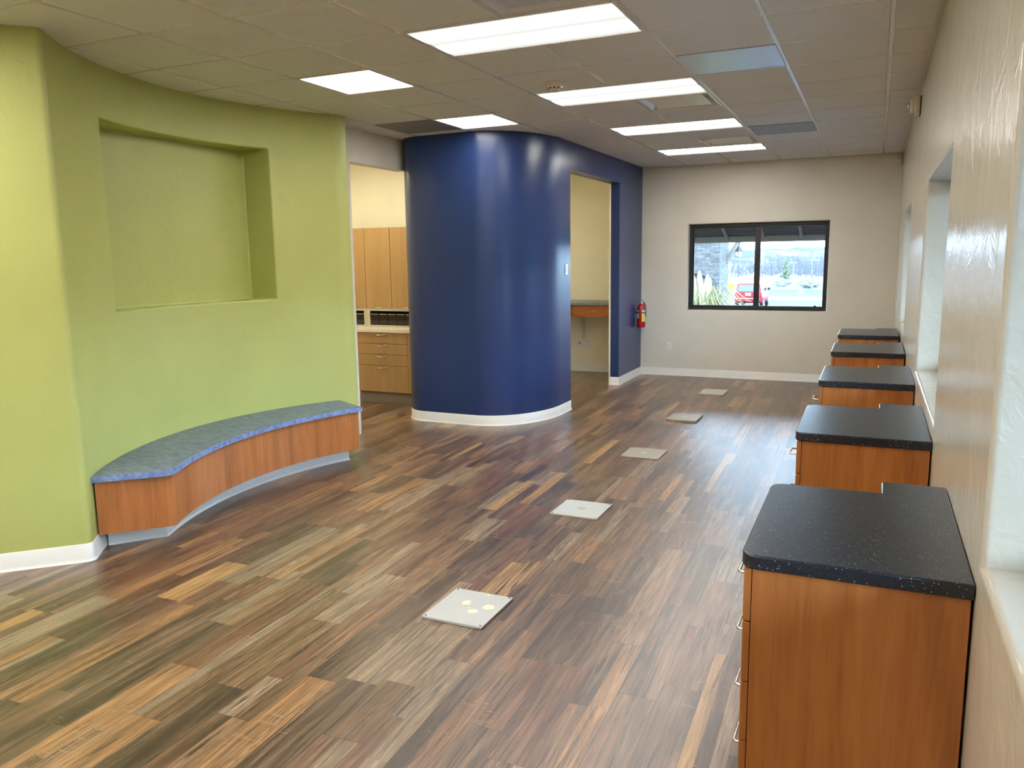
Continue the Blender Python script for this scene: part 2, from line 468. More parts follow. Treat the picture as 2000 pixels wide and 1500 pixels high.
# drop the internal coincident faces so that the corners can be rounded
seen = {}
for fc in bm.faces[:]:
    key = tuple(round(c, 4) for c in fc.calc_center_median())
    seen.setdefault(key, []).append(fc)
bmesh.ops.delete(bm, geom=[f_ for v in seen.values() if len(v) > 1 for f_ in v], context='FACES')
struct(obj('wall_right', bm, 'beige_gloss_dim', loc=(RW0, 0, 0), rotz=RWROT, bevel=0.016, seg=5))

def slider_window(name, W, Hh, loc, rotz):
    """two-lite sliding window in the local x-z plane, y = outwards"""
    t = empty(name, loc, rotz); struct(t)
    f = 0.042; bm = bmesh.new()
    bx(bm, 0, W, 0, .07, 0, f); bx(bm, 0, W, 0, .07, Hh - f, Hh); bx(bm, 0, f, 0, .07, f, Hh - f); bx(bm, W - f, W, 0, .07, f, Hh - f)
    obj('window_frame', bm, 'bronze', t, bevel=.003)
    m = W * 0.505; bm = bmesh.new()
    bx(bm, f, m + .02, .030, .052, f, f + .02); bx(bm, f, m + .02, .030, .052, Hh - f - .02, Hh - f)
    bx(bm, f, f + .02, .030, .052, f + .02, Hh - f - .02); bx(bm, m - .02, m + .02, .030, .052, f + .02, Hh - f - .02)
    obj('sash', bm, 'bronze', t, bevel=.002)
    bm = bmesh.new()
    bx(bm, m - .038, W - f, .006, .028, f, f + .018); bx(bm, m - .038, W - f, .006, .028, Hh - f - .018, Hh - f)
    bx(bm, m - .038, m + .038, .006, .028, f + .018, Hh - f - .018); bx(bm, W - f - .014, W - f, .006, .028, f + .018, Hh - f - .018)
    obj('sash', bm, 'bronze', t, bevel=.002)
    for a, b, y in ((f + .02, m - .02, .041), (m + .038, W - f - .014, .017)):
        bm = bmesh.new(); vs = [bm.verts.new(p) for p in ((a, y, f + .018), (b, y, f + .018), (b, y, Hh - f - .018), (a, y, Hh - f - .018))]; bm.faces.new(vs)
        obj('glass_pane', bm, 'glass', t)
    for xx in (m + .12, W - .16):
        obj('glide_clip', box(xx, xx + .03, -.004, .006, f, f + .03), 'bronze', t, bevel=.002)
    return t

for k, (a, b) in enumerate(WIN):
    # local x runs along -y of the wall, outwards = +x
    o = slider_window('window_%d' % (k + 2), b - a, WZ1 - WZ0, (XR(b) + .17, b, WZ0), -PI / 2 + RWROT)

# ------------------------------------------------------------------ far wall with window
FX0, FX1, FZ0, FZ1 = -2.388, -0.571, 0.938, 2.113
bm = bmesh.new()
TF = 0.22
xs = [XL, FX0, FX1, 0.56]; zs = [0, FZ0, FZ1, H + .07]
for i in range(3):
    for k in range(3):
        if i == 1 and k == 1: continue
        bx(bm, xs[i], xs[i + 1], YF, YF + TF, zs[k], zs[k + 1])
bmesh.ops.remove_doubles(bm, verts=bm.verts[:], dist=1e-5)
seen = {}
for fc in bm.faces[:]:
    seen.setdefault(tuple(round(c, 4) for c in fc.calc_center_median()), []).append(fc)
bmesh.ops.delete(bm, geom=[f_ for v in seen.values() if len(v) > 1 for f_ in v], context='FACES')
struct(obj('wall_back', bm, 'beige', bevel=.012, seg=3))
slider_window('window_1', FX1 - FX0, FZ1 - FZ0, (FX0, YF + .10, FZ0), 0)
bm = bmesh.new(); sweep(bm, [(XB, YF - .0005), (XR(YF) - .002, YF - .0005)], COVE)
struct(obj('baseboard_back', bm, 'base', smooth=40))
bm = bmesh.new(); sweep(bm, [(-.0005, YF - .02), (-.0005, YR + .02)], COVE)
struct(obj('baseboard_right', bm, 'base', smooth=40, loc=(RW0, 0, 0), rotz=RWROT))

# ------------------------------------------------------------------ walls behind the camera
struct(obj('wall_front', box(XL - .1, 0.56, YR - .12, YR, 0, H + .07), 'beige'))

# ------------------------------------------------------------------ left: curved green wall with display niche
CX, CY, CR = -2.45, 4.50, 2.165
NY0, NY1, NZ0, NZ1, NXB = 3.595, 5.200, 1.380, 2.580, -4.775
def on_arc_y(y):   # angle on the arc (left side) for a given y
    return math.degrees(math.atan2(y - CY, -math.sqrt(CR * CR - (y - CY) ** 2))) % 360
a_start, a_end = 223.5, 144.5
an0, an1 = on_arc_y(NY0), on_arc_y(NY1)
def seq(a, b, n): return [a + (b - a) * i / n for i in range(n + 1)]
def RAD(a): return 2.168 + .032 * max(0.0, (a - 195) / 29.0) ** 2
angs = seq(a_start, an0, 8)[:-1] + seq(an0, an1, 16)[:-1] + seq(an1, a_end, 12)
i0 = 8; i1 = 24
arcp = [(CX + RAD(a) * math.cos(math.radians(a)), CY + RAD(a) * math.sin(math.radians(a))) for a in angs]
corner = Vector(arcp[0]); tdir = Vector((-0.715, -0.70)).normalized()
cr = 0.035                                        # rounded outside corner
adir = (Vector(arcp[1]) - corner).normalized()
cent = corner + adir * 0 + tdir * cr
bull = []
P0 = corner + tdir * cr * 1.0
for q in range(5):
    s = q / 4.0                                    # quadratic blend from face to arc
    p = (P0 - adir * cr * 0.0) * (1 - s) ** 2 + (corner - adir * cr) * 2 * s * (1 - s) * 0 + corner * s ** 2
    w = (1 - s) ** 2 + s ** 2
    bull.append((p / w))
apex = corner - adir * cr
bull = [P0 - adir * cr + tdir * 0 for _ in range(1)]
# face line is offset so that face and arc meet at the apex
def bez(a, b, c, s): return a * (1 - s) ** 2 + b * 2 * s * (1 - s) + c * s * s
face_a = apex + tdir * cr
bull = [bez(face_a, apex, corner, q / 5.0) for q in range(6)]
face_far = apex + tdir * 3.1
end = Vector((-4.215, 5.86)); ret = Vector((-4.52, 6.20))
path = [tuple(face_far)] + [tuple(b) for b in bull] + arcp[1:] + [tuple(end), tuple(ret)]
off = len(bull)                                    # index of arcp[0] in path is off
i0 += off; i1 += off
zl = [0.0, NZ0, NZ1, H + .02]
bm = bmesh.new()
V = [[bm.verts.new((x, y, z)) for (x, y) in path] for z in zl]
for k in range(3):
    for i in range(len(path) - 1):
        if k == 1 and i0 <= i < i1: continue
        bm.faces.new((V[k][i], V[k][i + 1], V[k + 1][i + 1], V[k + 1][i]))
# niche
NB = [[bm.verts.new((NXB, path[i][1], z)) for i in range(i0, i1 + 1)] for z in (NZ0, NZ1)]
for q in range(i1 - i0):
    i = i0 + q
    bm.faces.new((V[1][i], V[1][i + 1], NB[0][q + 1], NB[0][q])); bm.faces.new((V[2][i + 1], V[2][i], NB[1][q], NB[1][q + 1]))
    bm.faces.new((NB[0][q], NB[0][q + 1], NB[1][q + 1], NB[1][q]))
bm.faces.new((V[1][i0], NB[0][0], NB[1][0], V[2][i0])); bm.faces.new((NB[0][-1], V[1][i1], V[2][i1], NB[1][-1]))
# closed back
back = [(face_far.x - .6, face_far.y + .7), (-5.0, 4.0), (-5.0, 6.05), (-4.56, 6.20)]
g_ = obj('wall_left', bm, 'green', smooth=35)
bv = g_.modifiers.new('bevel', 'BEVEL'); bv.width = .012; bv.segments = 3; bv.limit_method = 'ANGLE'; bv.angle_limit = math.radians(40); bv.harden_normals = True
struct(g_)
# rest of the lobby side
bm = bmesh.new(); wall_strip(bm, [tuple(face_far), (face_far.x, YR)], -0.12, 0, H + .02)
struct(obj('wall_lobby', bm, 'beige'))
# baseboard: diagonal face, round the corner to the bench toe kick
bpath = [tuple(face_far + (apex - face_far) * .02)] + [tuple(b) for b in bull] + arcp[1:4]
bm = bmesh.new(); sweep(bm, bpath, COVE); struct(obj('baseboard_left', bm, 'base', smooth=40))

# ------------------------------------------------------------------ built-in bench under the niche
FCX, FCY, FR = -1.86, 4.515, 2.235
def front(y, d=0.0): return FCX - math.sqrt((FR + d) ** 2 - (y - FCY) ** 2)
def front_pts(y0, y1, d, n=26): return [(front(y0 + (y1 - y0) * i / n, d), y0 + (y1 - y0) * i / n) for i in range(n + 1)]
def arc_pts_to(r, y0, y1, n=26): return [(CX - math.sqrt(r * r - (y - CY) ** 2), y) for y in [y0 + (y1 - y0) * i / n for i in range(n + 1)]]
bench = empty('curved_bench', (-4.3, 4.4, 0))
tag(bench, 'curved built-in bench of orange wood with blue-grey top along the green wall', 'bench')
def bobj(name, bm, mat, **kw):
    o = obj(name, bm, mat, bench, **kw); o.location = -Vector(bench.location); return o
RBK = CR - 0.002
topo = front_pts(3.350, 5.455, 0.0)
def on_wall(y):
    a = 180.0
    for _ in range(30): a = math.degrees(math.atan2(y - CY, -math.sqrt(max(1e-6, (RAD(a) - .002) ** 2 - (y - CY) ** 2)))) % 360
    r = RAD(a) - .002; return (CX + r * math.cos(math.radians(a)), CY + r * math.sin(math.radians(a)))
top_out = [on_wall(3.045 + (5.665 - 3.045) * i / 26) for i in range(27)]
poly = [(x, y) for x, y in topo] + [(x, y) for x, y in reversed(top_out)]
# round the near front corner of the top
A_, B_, C_ = Vector(top_out[0]), Vector(topo[0]), Vector(topo[2])
rnd = [tuple(bez(B_ + (A_ - B_).normalized() * .05, B_, C_, q / 6)) for q in range(7)]
poly = rnd + topo[3:] + list(reversed(top_out))
bm = bmesh.new(); prism(bm, poly, 0.430, 0.465); bobj('bench_top', bm, 'bench_top', bevel=.003)
epath = [top_out[0]] + rnd + topo[3:] + [top_out[-1]]
bm = bmesh.new(); sweep(bm, epath, [(0.0006, .428), (.0026, .429), (.0026, .4635), (.0006, .4645)])
bobj('edge_band', bm, 'bench_edge', smooth=40)['label'] = 'blue laminate edge band'
pf = front_pts(3.372, 5.440, 0.022); pn = (top_out[0][0] + .012, top_out[0][1] + .018)
pn = tuple(Vector(top_out[0]) + (Vector((-.3, .21)).normalized() * 0))
endp = Vector(top_out[0]) + Vector((-.004, .022))
bm = bmesh.new(); wall_strip(bm, pf, 0.018, 0.105, 0.430); bobj('front_panel', bm, 'wood_bench', smooth=35)
bm = bmesh.new(); wall_strip(bm, [tuple(endp), (pf[0][0] - .0005, pf[0][1] - .0015)], 0.018, 0.105, 0.4295); bobj('end_panel', bm, 'wood_bench')
pr = Vector(top_out[-1]) + Vector((.03, -.035))
bm = bmesh.new(); wall_strip(bm, [(pf[-1][0], pf[-1][1] + .002), tuple(pr)], 0.018, 0.105, 0.4295); bobj('end_panel', bm, 'wood_bench')
tk = front_pts(3.425, 5.440, 0.125)
tka = Vector(endp) + Vector((.0, .07))
bm = bmesh.new(); wall_strip(bm, [(-4.160, 3.172), tk[0]] + tk[1:], 0.02, 0.0, 0.105)
bobj('toe_kick', bm, 'base', smooth=35)['label'] = 'white recessed toe kick'
bm = bmesh.new(); sweep(bm, [(-4.160, 3.172), tk[0]] + tk[1:], [(0.0005, 0), (0.013, 0), (0.009, .006), (.004, .016), (.0005, .016)]); bobj('toe_flare', bm, 'base', smooth=35)

# ------------------------------------------------------------------ opening to the sterilisation room beside the green wall
HX = -4.52
bm = bmesh.new()
bx(bm, HX - .11, HX, 6.20, 6.322, 0, H + .07); bx(bm, HX - .11, HX, 6.322, 7.30, 2.597, H + .07)
struct(obj('wall_opening', bm, 'beige', bevel=.004))
struct(obj('wall_store_front', box(XL, HX - .11, 6.08, 6.20, 0, H + .07), 'cream'))
struct(obj('wall_store_back', box(XL, -4.44, 8.33, 8.43, 0, H + .07), 'cream'))
struct(obj('wall_store_side', box(XL - .1, XL, YR, YF + .2, 0, H + .07), 'cream'))

# ------------------------------------------------------------------ blue wall: rounded pier, doorway, run to the far wall
DY0, DY1, DZ = 8.245, 10.075, 2.622
bp = [(-4.55, 8.33)] + arc(-4.25, 7.40, .30, .30, 180, 270, 12) + [(-3.95, 7.095)] + arc(-3.66, 7.945, .615, .852, 270, 360, 22) + [(XB, DY0)]
bm = bmesh.new(); wall_strip(bm, bp, 0.115, 0, H + .07)
bx(bm, XB - .115, XB, DY0, DY1, DZ, H + .07)
bx(bm, XB - .115, XB, DY1, YF, 0, H + .07)
struct(obj('wall_center', bm, 'blue', smooth=35))
# cream inner skin of the desk room, lapping past the blue return
bm = bmesh.new()
bx(bm, XB - .135, XB - .115, DY1 - .008, YF, 0, H + .07); bx(bm, XB - .135, XB - .115, DY0, DY1, DZ - .012, H + .07); bx(bm, XB - .135, XB - .115, 8.46, DY0 , 0, H + .07)
struct(obj('wall_desk_side', bm, 'cream'))
struct(obj('wall_desk_front', box(XL, XB - .135, 8.43, 8.50, 0, H + .07), 'cream'))
struct(obj('wall_desk_left', box(-6.3, -6.2, 8.50, YF, 0, H + .07), 'cream'))
struct(obj('wall_desk_back', box(-6.2, XB - .135, YF - .006, YF - .0005, 0, H + .06), 'cream'))
bm = bmesh.new(); sweep(bm, [(p[0], p[1]) for p in bp[1:]], COVE)
struct(obj('baseboard_center', bm, 'base', smooth=40))
bm = bmesh.new(); sweep(bm, [(XB - .135, DY1 - .0005), (XB, DY1 - .0005), (XB, YF - .001)], COVE)
struct(obj('baseboard_door', bm, 'base', smooth=40))
bm = bmesh.new(); sweep(bm, [(-6.2, YF - .0065), (XB - .135, YF - .0065)], COVE)
struct(obj('baseboard_desk', bm, 'base', smooth=40))

# ------------------------------------------------------------------ ceiling lights
def long_light(j, label, group='long fluorescent ceiling lights'):
    x0, x1, y0, y1 = gx(-2) + .012, gx(0) - .012, gy(j) + .012, gy(j + 1) - .012
    cx_, cy_ = (x0 + x1) / 2, (y0 + y1) / 2; hx, hy = (x1 - x0) / 2, (y1 - y0) / 2
    t = empty('ceiling_light', (cx_, cy_, H)); tag(t, label, 'ceiling light', group)
    bm = bmesh.new(); w = .016
    bx(bm, -hx, hx, -hy, -hy + w, -.004, .012); bx(bm, -hx, hx, hy - w, hy, -.004, .012)
    bx(bm, -hx, -hx + w, -hy + w, hy - w, -.004, .012); bx(bm, hx - w, hx, -hy + w, hy - w, -.004, .012)
    obj('light_frame', bm, 'grid', t, bevel=.002)
    obj('diffuser', box(-hx + w, hx - w, -hy + w, hy - w, .001, .008), 'tube_light', t)
    return t
names = ['long fluorescent ceiling light nearest the camera, largest in the photo', 'long fluorescent ceiling light just beyond the smoke detector', 'long fluorescent ceiling light second from the far wall', 'long fluorescent ceiling light closest to the far wall']
for (j, _), nm in zip(LONG, names): long_light(j, nm)
for j in (-3, -6, -9):
    long_light(j, 'long fluorescent ceiling light above and behind the camera', 'long lights behind the camera')

def square_light(i, j, label, mat='led', group='square ceiling lights'):
    x0, x1, y0, y1 = gx(i) + .012, gx(i + 1) - .012, gy(j) + .012, gy(j + 1) - .012
    hx, hy = (x1 - x0) / 2, (y1 - y0) / 2
    t = empty('square_ceiling_light', ((x0 + x1) / 2, (y0 + y1) / 2, H)); tag(t, label, 'ceiling light', group)
    bm = bmesh.new(); w = .014
    bx(bm, -hx, hx, -hy, -hy + w, -.004, .012); bx(bm, -hx, hx, hy - w, hy, -.004, .012)
    bx(bm, -hx, -hx + w, -hy + w, hy - w, -.004, .012); bx(bm, hx - w, hx, -hy + w, hy - w, -.004, .012)
    obj('light_frame', bm, 'grid', t, bevel=.002)
    obj('diffuser', box(-hx + w, hx - w, -hy + w, hy - w, .001, .008), mat, t)
    return t
square_light(-4, 1, 'bright square ceiling light in front of the green wall')
square_light(-4, 4, 'bright square ceiling light directly before the blue wall')
for i, j in EXTRA_SQ: square_light(i, j, 'square ceiling light in the lobby outside the picture', 'lobby_led', group='lobby lights')
square_light(-10, 5, 'warm square light in the storage room left of the cupboards', 'warm_led', 'storage room lights')
square_light(-7, 5, 'warm square light in the storage room right above the cupboards', 'warm_led', 'storage room lights')
square_light(-7, 9, 'warm square light in the desk room behind the blue wall', 'warm_led_dim', 'desk room light')

# ------------------------------------------------------------------ air diffusers and metal panels
def plaque(i, j, label):
    hx = T / 2 - .012
    t = empty('air_diffuser', (gx(i) + T / 2, gy(j) + T / 2, H)); tag(t, label, 'air vent', 'plaque air diffusers')
    bm = bmesh.new(); w = .02
    o1, o2 = hx, hx - w
    bx(bm, -o1, o1, -o1, -o2, -.003, .01); bx(bm, -o1, o1, o2, o1, -.003, .01); bx(bm, -o1, -o2, -o2, o2, -.003, .01); bx(bm, o2, o1, -o2, o2, -.003, .01)
    obj('vent_frame', bm, 'grid', t, bevel=.002)
    bm = bmesh.new(); a = o2; b = o2 - .05; zz = .055
    A = [bm.verts.new(p) for p in ((-a, -a, .002), (a, -a, .002), (a, a, .002), (-a, a, .002))]
    B = [bm.verts.new(p) for p in ((-b, -b, zz), (b, -b, zz), (b, b, zz), (-b, b, zz))]
    for q in range(4): bm.faces.new((A[q], A[(q + 1) % 4], B[(q + 1) % 4], B[q]))
    bm.faces.new(B)
    obj('vent_cone', bm, 'grid', t)
    bm = bmesh.new(); c = o2 - .055; bx(bm, -c, c, -c, c, .006, .012)
    obj('vent_plaque', bm, 'grid', t, bevel=.003)
    return t
plaque(-1, -1, 'square air diffuser cut off by the top edge above the nearest long light')
plaque(-1, 4, 'square air diffuser right behind the second long light')
plaque(-1, 8, 'square air diffuser just in front of the farthest long light')
def metal_panel(i, j, label, mat):
    h = T / 2 - .008
    t = empty('metal_ceiling_panel', (gx(i) + T / 2, gy(j) + T / 2, H)); tag(t, label, 'ceiling panel')
    obj('panel_sheet', box(-h + .012, h - .012, -h + .012, h - .012, 0, .006), mat, t)
    bm = bmesh.new()
    bx(bm, -h, h, -h, -h + .012, -.002, .012); bx(bm, -h, h, h - .012, h, -.002, .012); bx(bm, -h, -h + .012, -h + .012, h - .012, -.002, .012); bx(bm, h - .012, h, -h + .012, h - .012, -.002, .012)
    obj('panel_rim', bm, mat, t, bevel=.002)
metal_panel(0, 2, 'shiny metal ceiling panel reflecting blue daylight near the right wall', 'steel_panel')
metal_panel(0, 7, 'dull metal ceiling panel near the far end of the room', 'grille')
metal_panel(-5, 4, 'grey grille ceiling panel left of the square light by the blue wall', 'grille')

# ------------------------------------------------------------------ smoke detector, horn strobe, corner sensor
t = empty('smoke_detector', (-2.135, 5.47, H)); tag(t, 'round ivory smoke detector on the ceiling between two long lights', 'smoke detector')
bm = bmesh.new(); lathe(bm, [(.075, 0), (.075, -.012), (.068, -.02), (.05, -.022)]); obj('detector_base', bm, 'offwhite', t, smooth=40)
bm = bmesh.new(); lathe(bm, [(.055, -.02), (.052, -.032), (.043, -.052), (.03, -.060)]); obj('detector_head', bm, 'offwhite', t, smooth=40)
bm = bmesh.new()
for k in range(10):
    a = 2 * PI * k / 10; tube(bm, [(.045 * math.cos(a), .045 * math.sin(a), -.040), (.0505 * math.cos(a), .0505 * math.sin(a), -.040)], .006, 6)
obj('detector_slot', bm, 'dark', t)
# alarm on the right wall
ya = 6.88
t = empty('fire_alarm', (XR(ya), ya, 2.765)); tag(t, 'ivory fire alarm strobe high on the right wall under the ceiling', 'fire alarm')
obj('alarm_plate', box(-.006, 0.0, -.062, .062, -.068, .068), 'black', t, bevel=.002)
obj('alarm_body', box(-.04, -.006, -.06, .06, -.066, .066), 'offwhite', t, bevel=.008, seg=3)
bm = bmesh.new(); lathe(bm, [(.058, -.04), (.058, -.052), (.050, -.066), (.03, -.072)], 28, 'X', (0, 0, .006)); obj('alarm_dome', bm, 'offwhite', t, smooth=40)
bm = bmesh.new(); lathe(bm, [(.022, -.070), (.022, -.082), (.012, -.088)], 20, 'X', (0, 0, .006)); obj('strobe_lens', bm, 'chrome', t, smooth=40)
obj('alarm_label', box(-.0415, -.039, -.045, .045, -.062, -.05), 'red', t)
t = empty('corner_sensor', (XR(YF) - .05, YF - .002, 2.82)); tag(t, 'small ivory sensor box in the far right ceiling corner', 'sensor')
obj('sensor_body', box(-.032, .032, -.045, 0, -.055, .055), 'offwhite', t, bevel=.008)
obj('sensor_lens', box(-.02, .02, -.049, -.044, -.045, -.005), 'white', t, bevel=.003)

# ------------------------------------------------------------------ outlets and switch
def outlet(x, y, z, label, duplex=True, group=None):
    t = empty('wall_outlet', (x, y, z)); tag(t, label, 'outlet', group)
    obj('cover_plate', box(-.037, .037, -.006, 0, -.058, .058), 'white', t, bevel=.003)
    if duplex:
        for s in (-1, 1):
            r = obj('socket', box(-.017, .017, -.008, -.005, s * .021 - .014, s * .021 + .014), 'white', t, bevel=.004)
            bm = bmesh.new(); bx(bm, -.008, -.005, -.009, -.0075, s * .021 - .006, s * .021 + .006); bx(bm, .005, .008, -.009, -.0075, s * .021 - .006, s * .021 + .006)
            obj('slot', bm, 'dark', r)
    else:
        bm = bmesh.new(); lathe(bm, [(.011, -.005), (.009, -.011)], 14, 'Y'); obj('jack', bm, 'dark', t)
    return t
outlet(-2.632, YF, .417, 'white duplex outlet low on the far wall left of the window')
outlet(-3.975, YF - .006, .424, 'white jack plate under the desk, left of the pair', False)
outlet(-3.847, YF - .006, .424, 'white duplex outlet under the desk, right of the pair')
ys_ = 8.115
t = empty('light_switch', (XB, ys_, 1.56)); tag(t, 'white light switch on the blue wall left of the doorway', 'light switch')
obj('cover_plate', box(0, .006, -.036, .036, -.058, .058), 'white', t, bevel=.003)
obj('rocker', box(.006, .010, -.017, .017, -.034, .034), 'white', t, bevel=.002)

# ------------------------------------------------------------------ fire extinguisher on the blue wall
ey = 10.90
t = empty('fire_extinguisher', (XB + .075, ey, .70)); tag(t, 'red fire extinguisher hung on the blue wall near the far corner', 'fire extinguisher')
bm = bmesh.new(); lathe(bm, [(.045, 0), (.056, .006), (.057, .02), (.057, .262), (.053, .292), (.040, .318), (.022, .332), (.016, .335)], 28); obj('cylinder', bm, 'red', t, smooth=50)
bm = bmesh.new(); lathe(bm, [(.017, .334), (.017, .358), (.012, .366)], 14); obj('valve', bm, 'chrome', t, smooth=40)
bm = bmesh.new(); bx(bm, -.012, .012, -.10, .03, .362, .372); bx(bm, -.010, .010, -.11, .02, .392, .400); bx(bm, -.009, .009, .002, .026, .366, .398); obj('handle', bm, 'chrome', t, bevel=.002)
bm = bmesh.new(); tube(bm, [(.0, .03, .352), (.02, .06, .345), (.035, .074, .31), (.045, .07, .25), (.042, .058, .20)], .008, 8); obj('hose', bm, 'black', t, smooth=40)
bm = bmesh.new(); tube(bm, [(.046, .062, .22), (.040, .056, .15)], .010, 8, .016); obj('nozzle', bm, 'black', t, smooth=40)
bm = bmesh.new(); lathe(bm, [(.0575, .20), (.0595, .201), (.0595, .214), (.0575, .215)], 28); bx(bm, -.0745, -.05, -.02, .02, .195, .22); obj('bracket_strap', bm, 'black', t)
def cyl_label(a0, a1, z0, z1, mat, name):
    bm = bmesh.new(); prev = None
    for q in range(9):
        a = math.radians(a0 + (a1 - a0) * q / 8); c, s = math.cos(a) * .0577, math.sin(a) * .0577
        cur = (bm.verts.new((c, s, z0)), bm.verts.new((c, s, z1)))
        if prev: bm.faces.new((prev[0], cur[0], cur[1], prev[1]))
        prev = cur
    obj(name, bm, mat, t, smooth=60)
cyl_label(-66, -2, .085, .245, 'label_y', 'instruction_label')
cyl_label(-64, -4, .215, .247, 'label_w', 'instruction_label')
cyl_label(-150, -108, .13, .245, 'label_w', 'inspection_label')

# ------------------------------------------------------------------ floor plates
def plate(x0, x1, y0, y1, h, mat, label, detail=0):
    cx_, cy_ = (x0 + x1) / 2, (y0 + y1) / 2; a, b = (x1 - x0) / 2, (y1 - y0) / 2
    t = empty('floor_plate', (cx_, cy_, 0)); tag(t, label, 'floor plate', None)
    obj('cover', box(-a, a, -b, b, 0, h), mat, t, bevel=.0025)
    for sx in (-1, 1):
        for sy_ in (-1, 1):
            bm = bmesh.new(); lathe(bm, [(.0055, h - .001), (.0055, h + .0006)], 10, 'Z', (sx * (a - .014), sy_ * (b - .014), 0))
            obj('screw', bm, 'screw', t)
    if detail:
        def blob(px, py, r, sx=1.0):
            bm = bmesh.new(); n = 18; pts = []
            for k in range(n):
                an = 2 * PI * k / n; rr = r * (0.78 + .4 * random.random())
                pts.append((px + rr * math.cos(an) * sx, py + rr * math.sin(an)))
            lo = [bm.verts.new((x, y, h - .0005)) for x, y in pts]; hi = [bm.verts.new((px + (x - px) * .82, py + (y - py) * .82, h + .0025)) for x, y in pts]
            bm.faces.new(hi)
            for k in range(n): bm.faces.new((lo[k], lo[(k + 1) % n], hi[(k + 1) % n], hi[k]))
            obj('glue_spot', bm, 'glue', t, smooth=60)
        blob(-.030, .035, .030, .8); blob(.043, -.040, .026); blob(.095, .030, .030)
        blob(.035, .150, .008); blob(.008, -.012, .005)
    else:
        bm = bmesh.new(); pts = [(.03 * math.cos(2 * PI * k / 9) * (0.7 + .5 * random.random()), .03 * math.sin(2 * PI * k / 9) * (0.7 + .5 * random.random())) for k in range(9)]
        prism(bm, pts, h - .0005, h + .0008); obj('wear_mark', bm, 'plate_pale', t)
    return t
plate(-1.882, -1.564, 3.048, 3.400, .013, 'plate', 'nearest grey floor plate with cream glue spots', 1)
plate(-1.888, -1.562, 4.712, 5.045, .012, 'plate', 'clean pale grey floor plate, second from the camera')
plate(-1.906, -1.576, 6.360, 6.707, .012, 'plate_dull', 'dull beige-grey floor plate, middle of the line of five')
plate(-1.900, -1.590, 7.98, 8.34, .022, 'plate_dull', 'thicker dull floor plate, second from the far wall')
plate(-1.910, -1.612, 9.69, 10.09, .012, 'plate_pale', 'pale floor plate closest to the far wall')

# ------------------------------------------------------------------ five drawer pedestals along the right wall
CT = 0.9245
def pedestal():
    t = empty('drawer_pedestal', (0, 0, 0))
    # local frame: x = 0 at the wall face, negative into the room; y = 0 at the near edge of the top
    W_, D = 0.530, 0.712
    body = bmesh.new(); bx(body, -.498, -.006, .030, .690, .10, CT - .038)
    obj('carcass', body, 'wood', t, bevel=.001)
    obj('side_panel', box(-.500, -.006, .012, .030, 0.0, CT - .038), 'wood', t, bevel=.0015)
    obj('side_panel', box(-.500, -.006, .690, .706, 0.0, CT - .038), 'wood', t, bevel=.0015)
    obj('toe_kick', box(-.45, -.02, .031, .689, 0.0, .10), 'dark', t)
    zb = [CT - .040, .737, .567, .397, .115]
    hz = [.757, .577, .396, .208]
    for k in range(4):
        d = obj('drawer_front', box(-.521, -.502, .013, .705, zb[k + 1] + .002, zb[k] - .002), 'wood', t, bevel=.0015)
        bm = bmesh.new(); y0, y1, z = .300, .410, hz[k]
        tube(bm, [(-.5205, y0, z), (-.566, y0, z), (-.573, y0 + .006, z), (-.573, y1 - .006, z), (-.566, y1, z), (-.5205, y1, z)], .0042, 8)
        obj('handle', bm, 'chrome', d, smooth=50)
    # worktop with a deeper tongue against the wall and rounded front corners
    r = .045
    pts = [(-W_ + r, 0), (-.0015, 0), (-.0015, .855), (-.195 + .012, .855), (-.195, .855 - .012), (-.195, D), (-W_ + r, D)]
    pts += [(-W_ + r - r * math.sin(math.radians(a)), D - r + r * math.cos(math.radians(a))) for a in (15, 30, 45, 60, 75, 90)]
    pts += [(-W_ + r - r * math.cos(math.radians(a)), r - r * math.sin(math.radians(a))) for a in (0, 15, 30, 45, 60, 75)]
    bm = bmesh.new(); prism(bm, pts, CT - .038, CT); obj('worktop', bm, 'counter', t, bevel=.005, seg=3, smooth=50)
    return t
proto = pedestal()
PED = [(2.018, 0), (3.563, 0), (5.117, 0), (6.690, -.004), (8.125, -.010)]
pl = ['wooden drawer pedestal nearest the camera with charcoal worktop, largest and frontmost', 'wooden drawer pedestal second from the camera beside the right wall', 'wooden drawer pedestal in the middle of the row of five', 'wooden drawer pedestal second from the far wall', 'wooden drawer pedestal at the far end, closest to the far wall']
for k, (y0, dx) in enumerate(PED):
    o = proto if k == 0 else copy_tree(proto)
    o.location = (XR(y0 + .4) + dx, y0, 0); o.rotation_euler = (0, 0, RWROT)
    tag(o, pl[k], 'cabinet', 'drawer pedestals along the right wall')

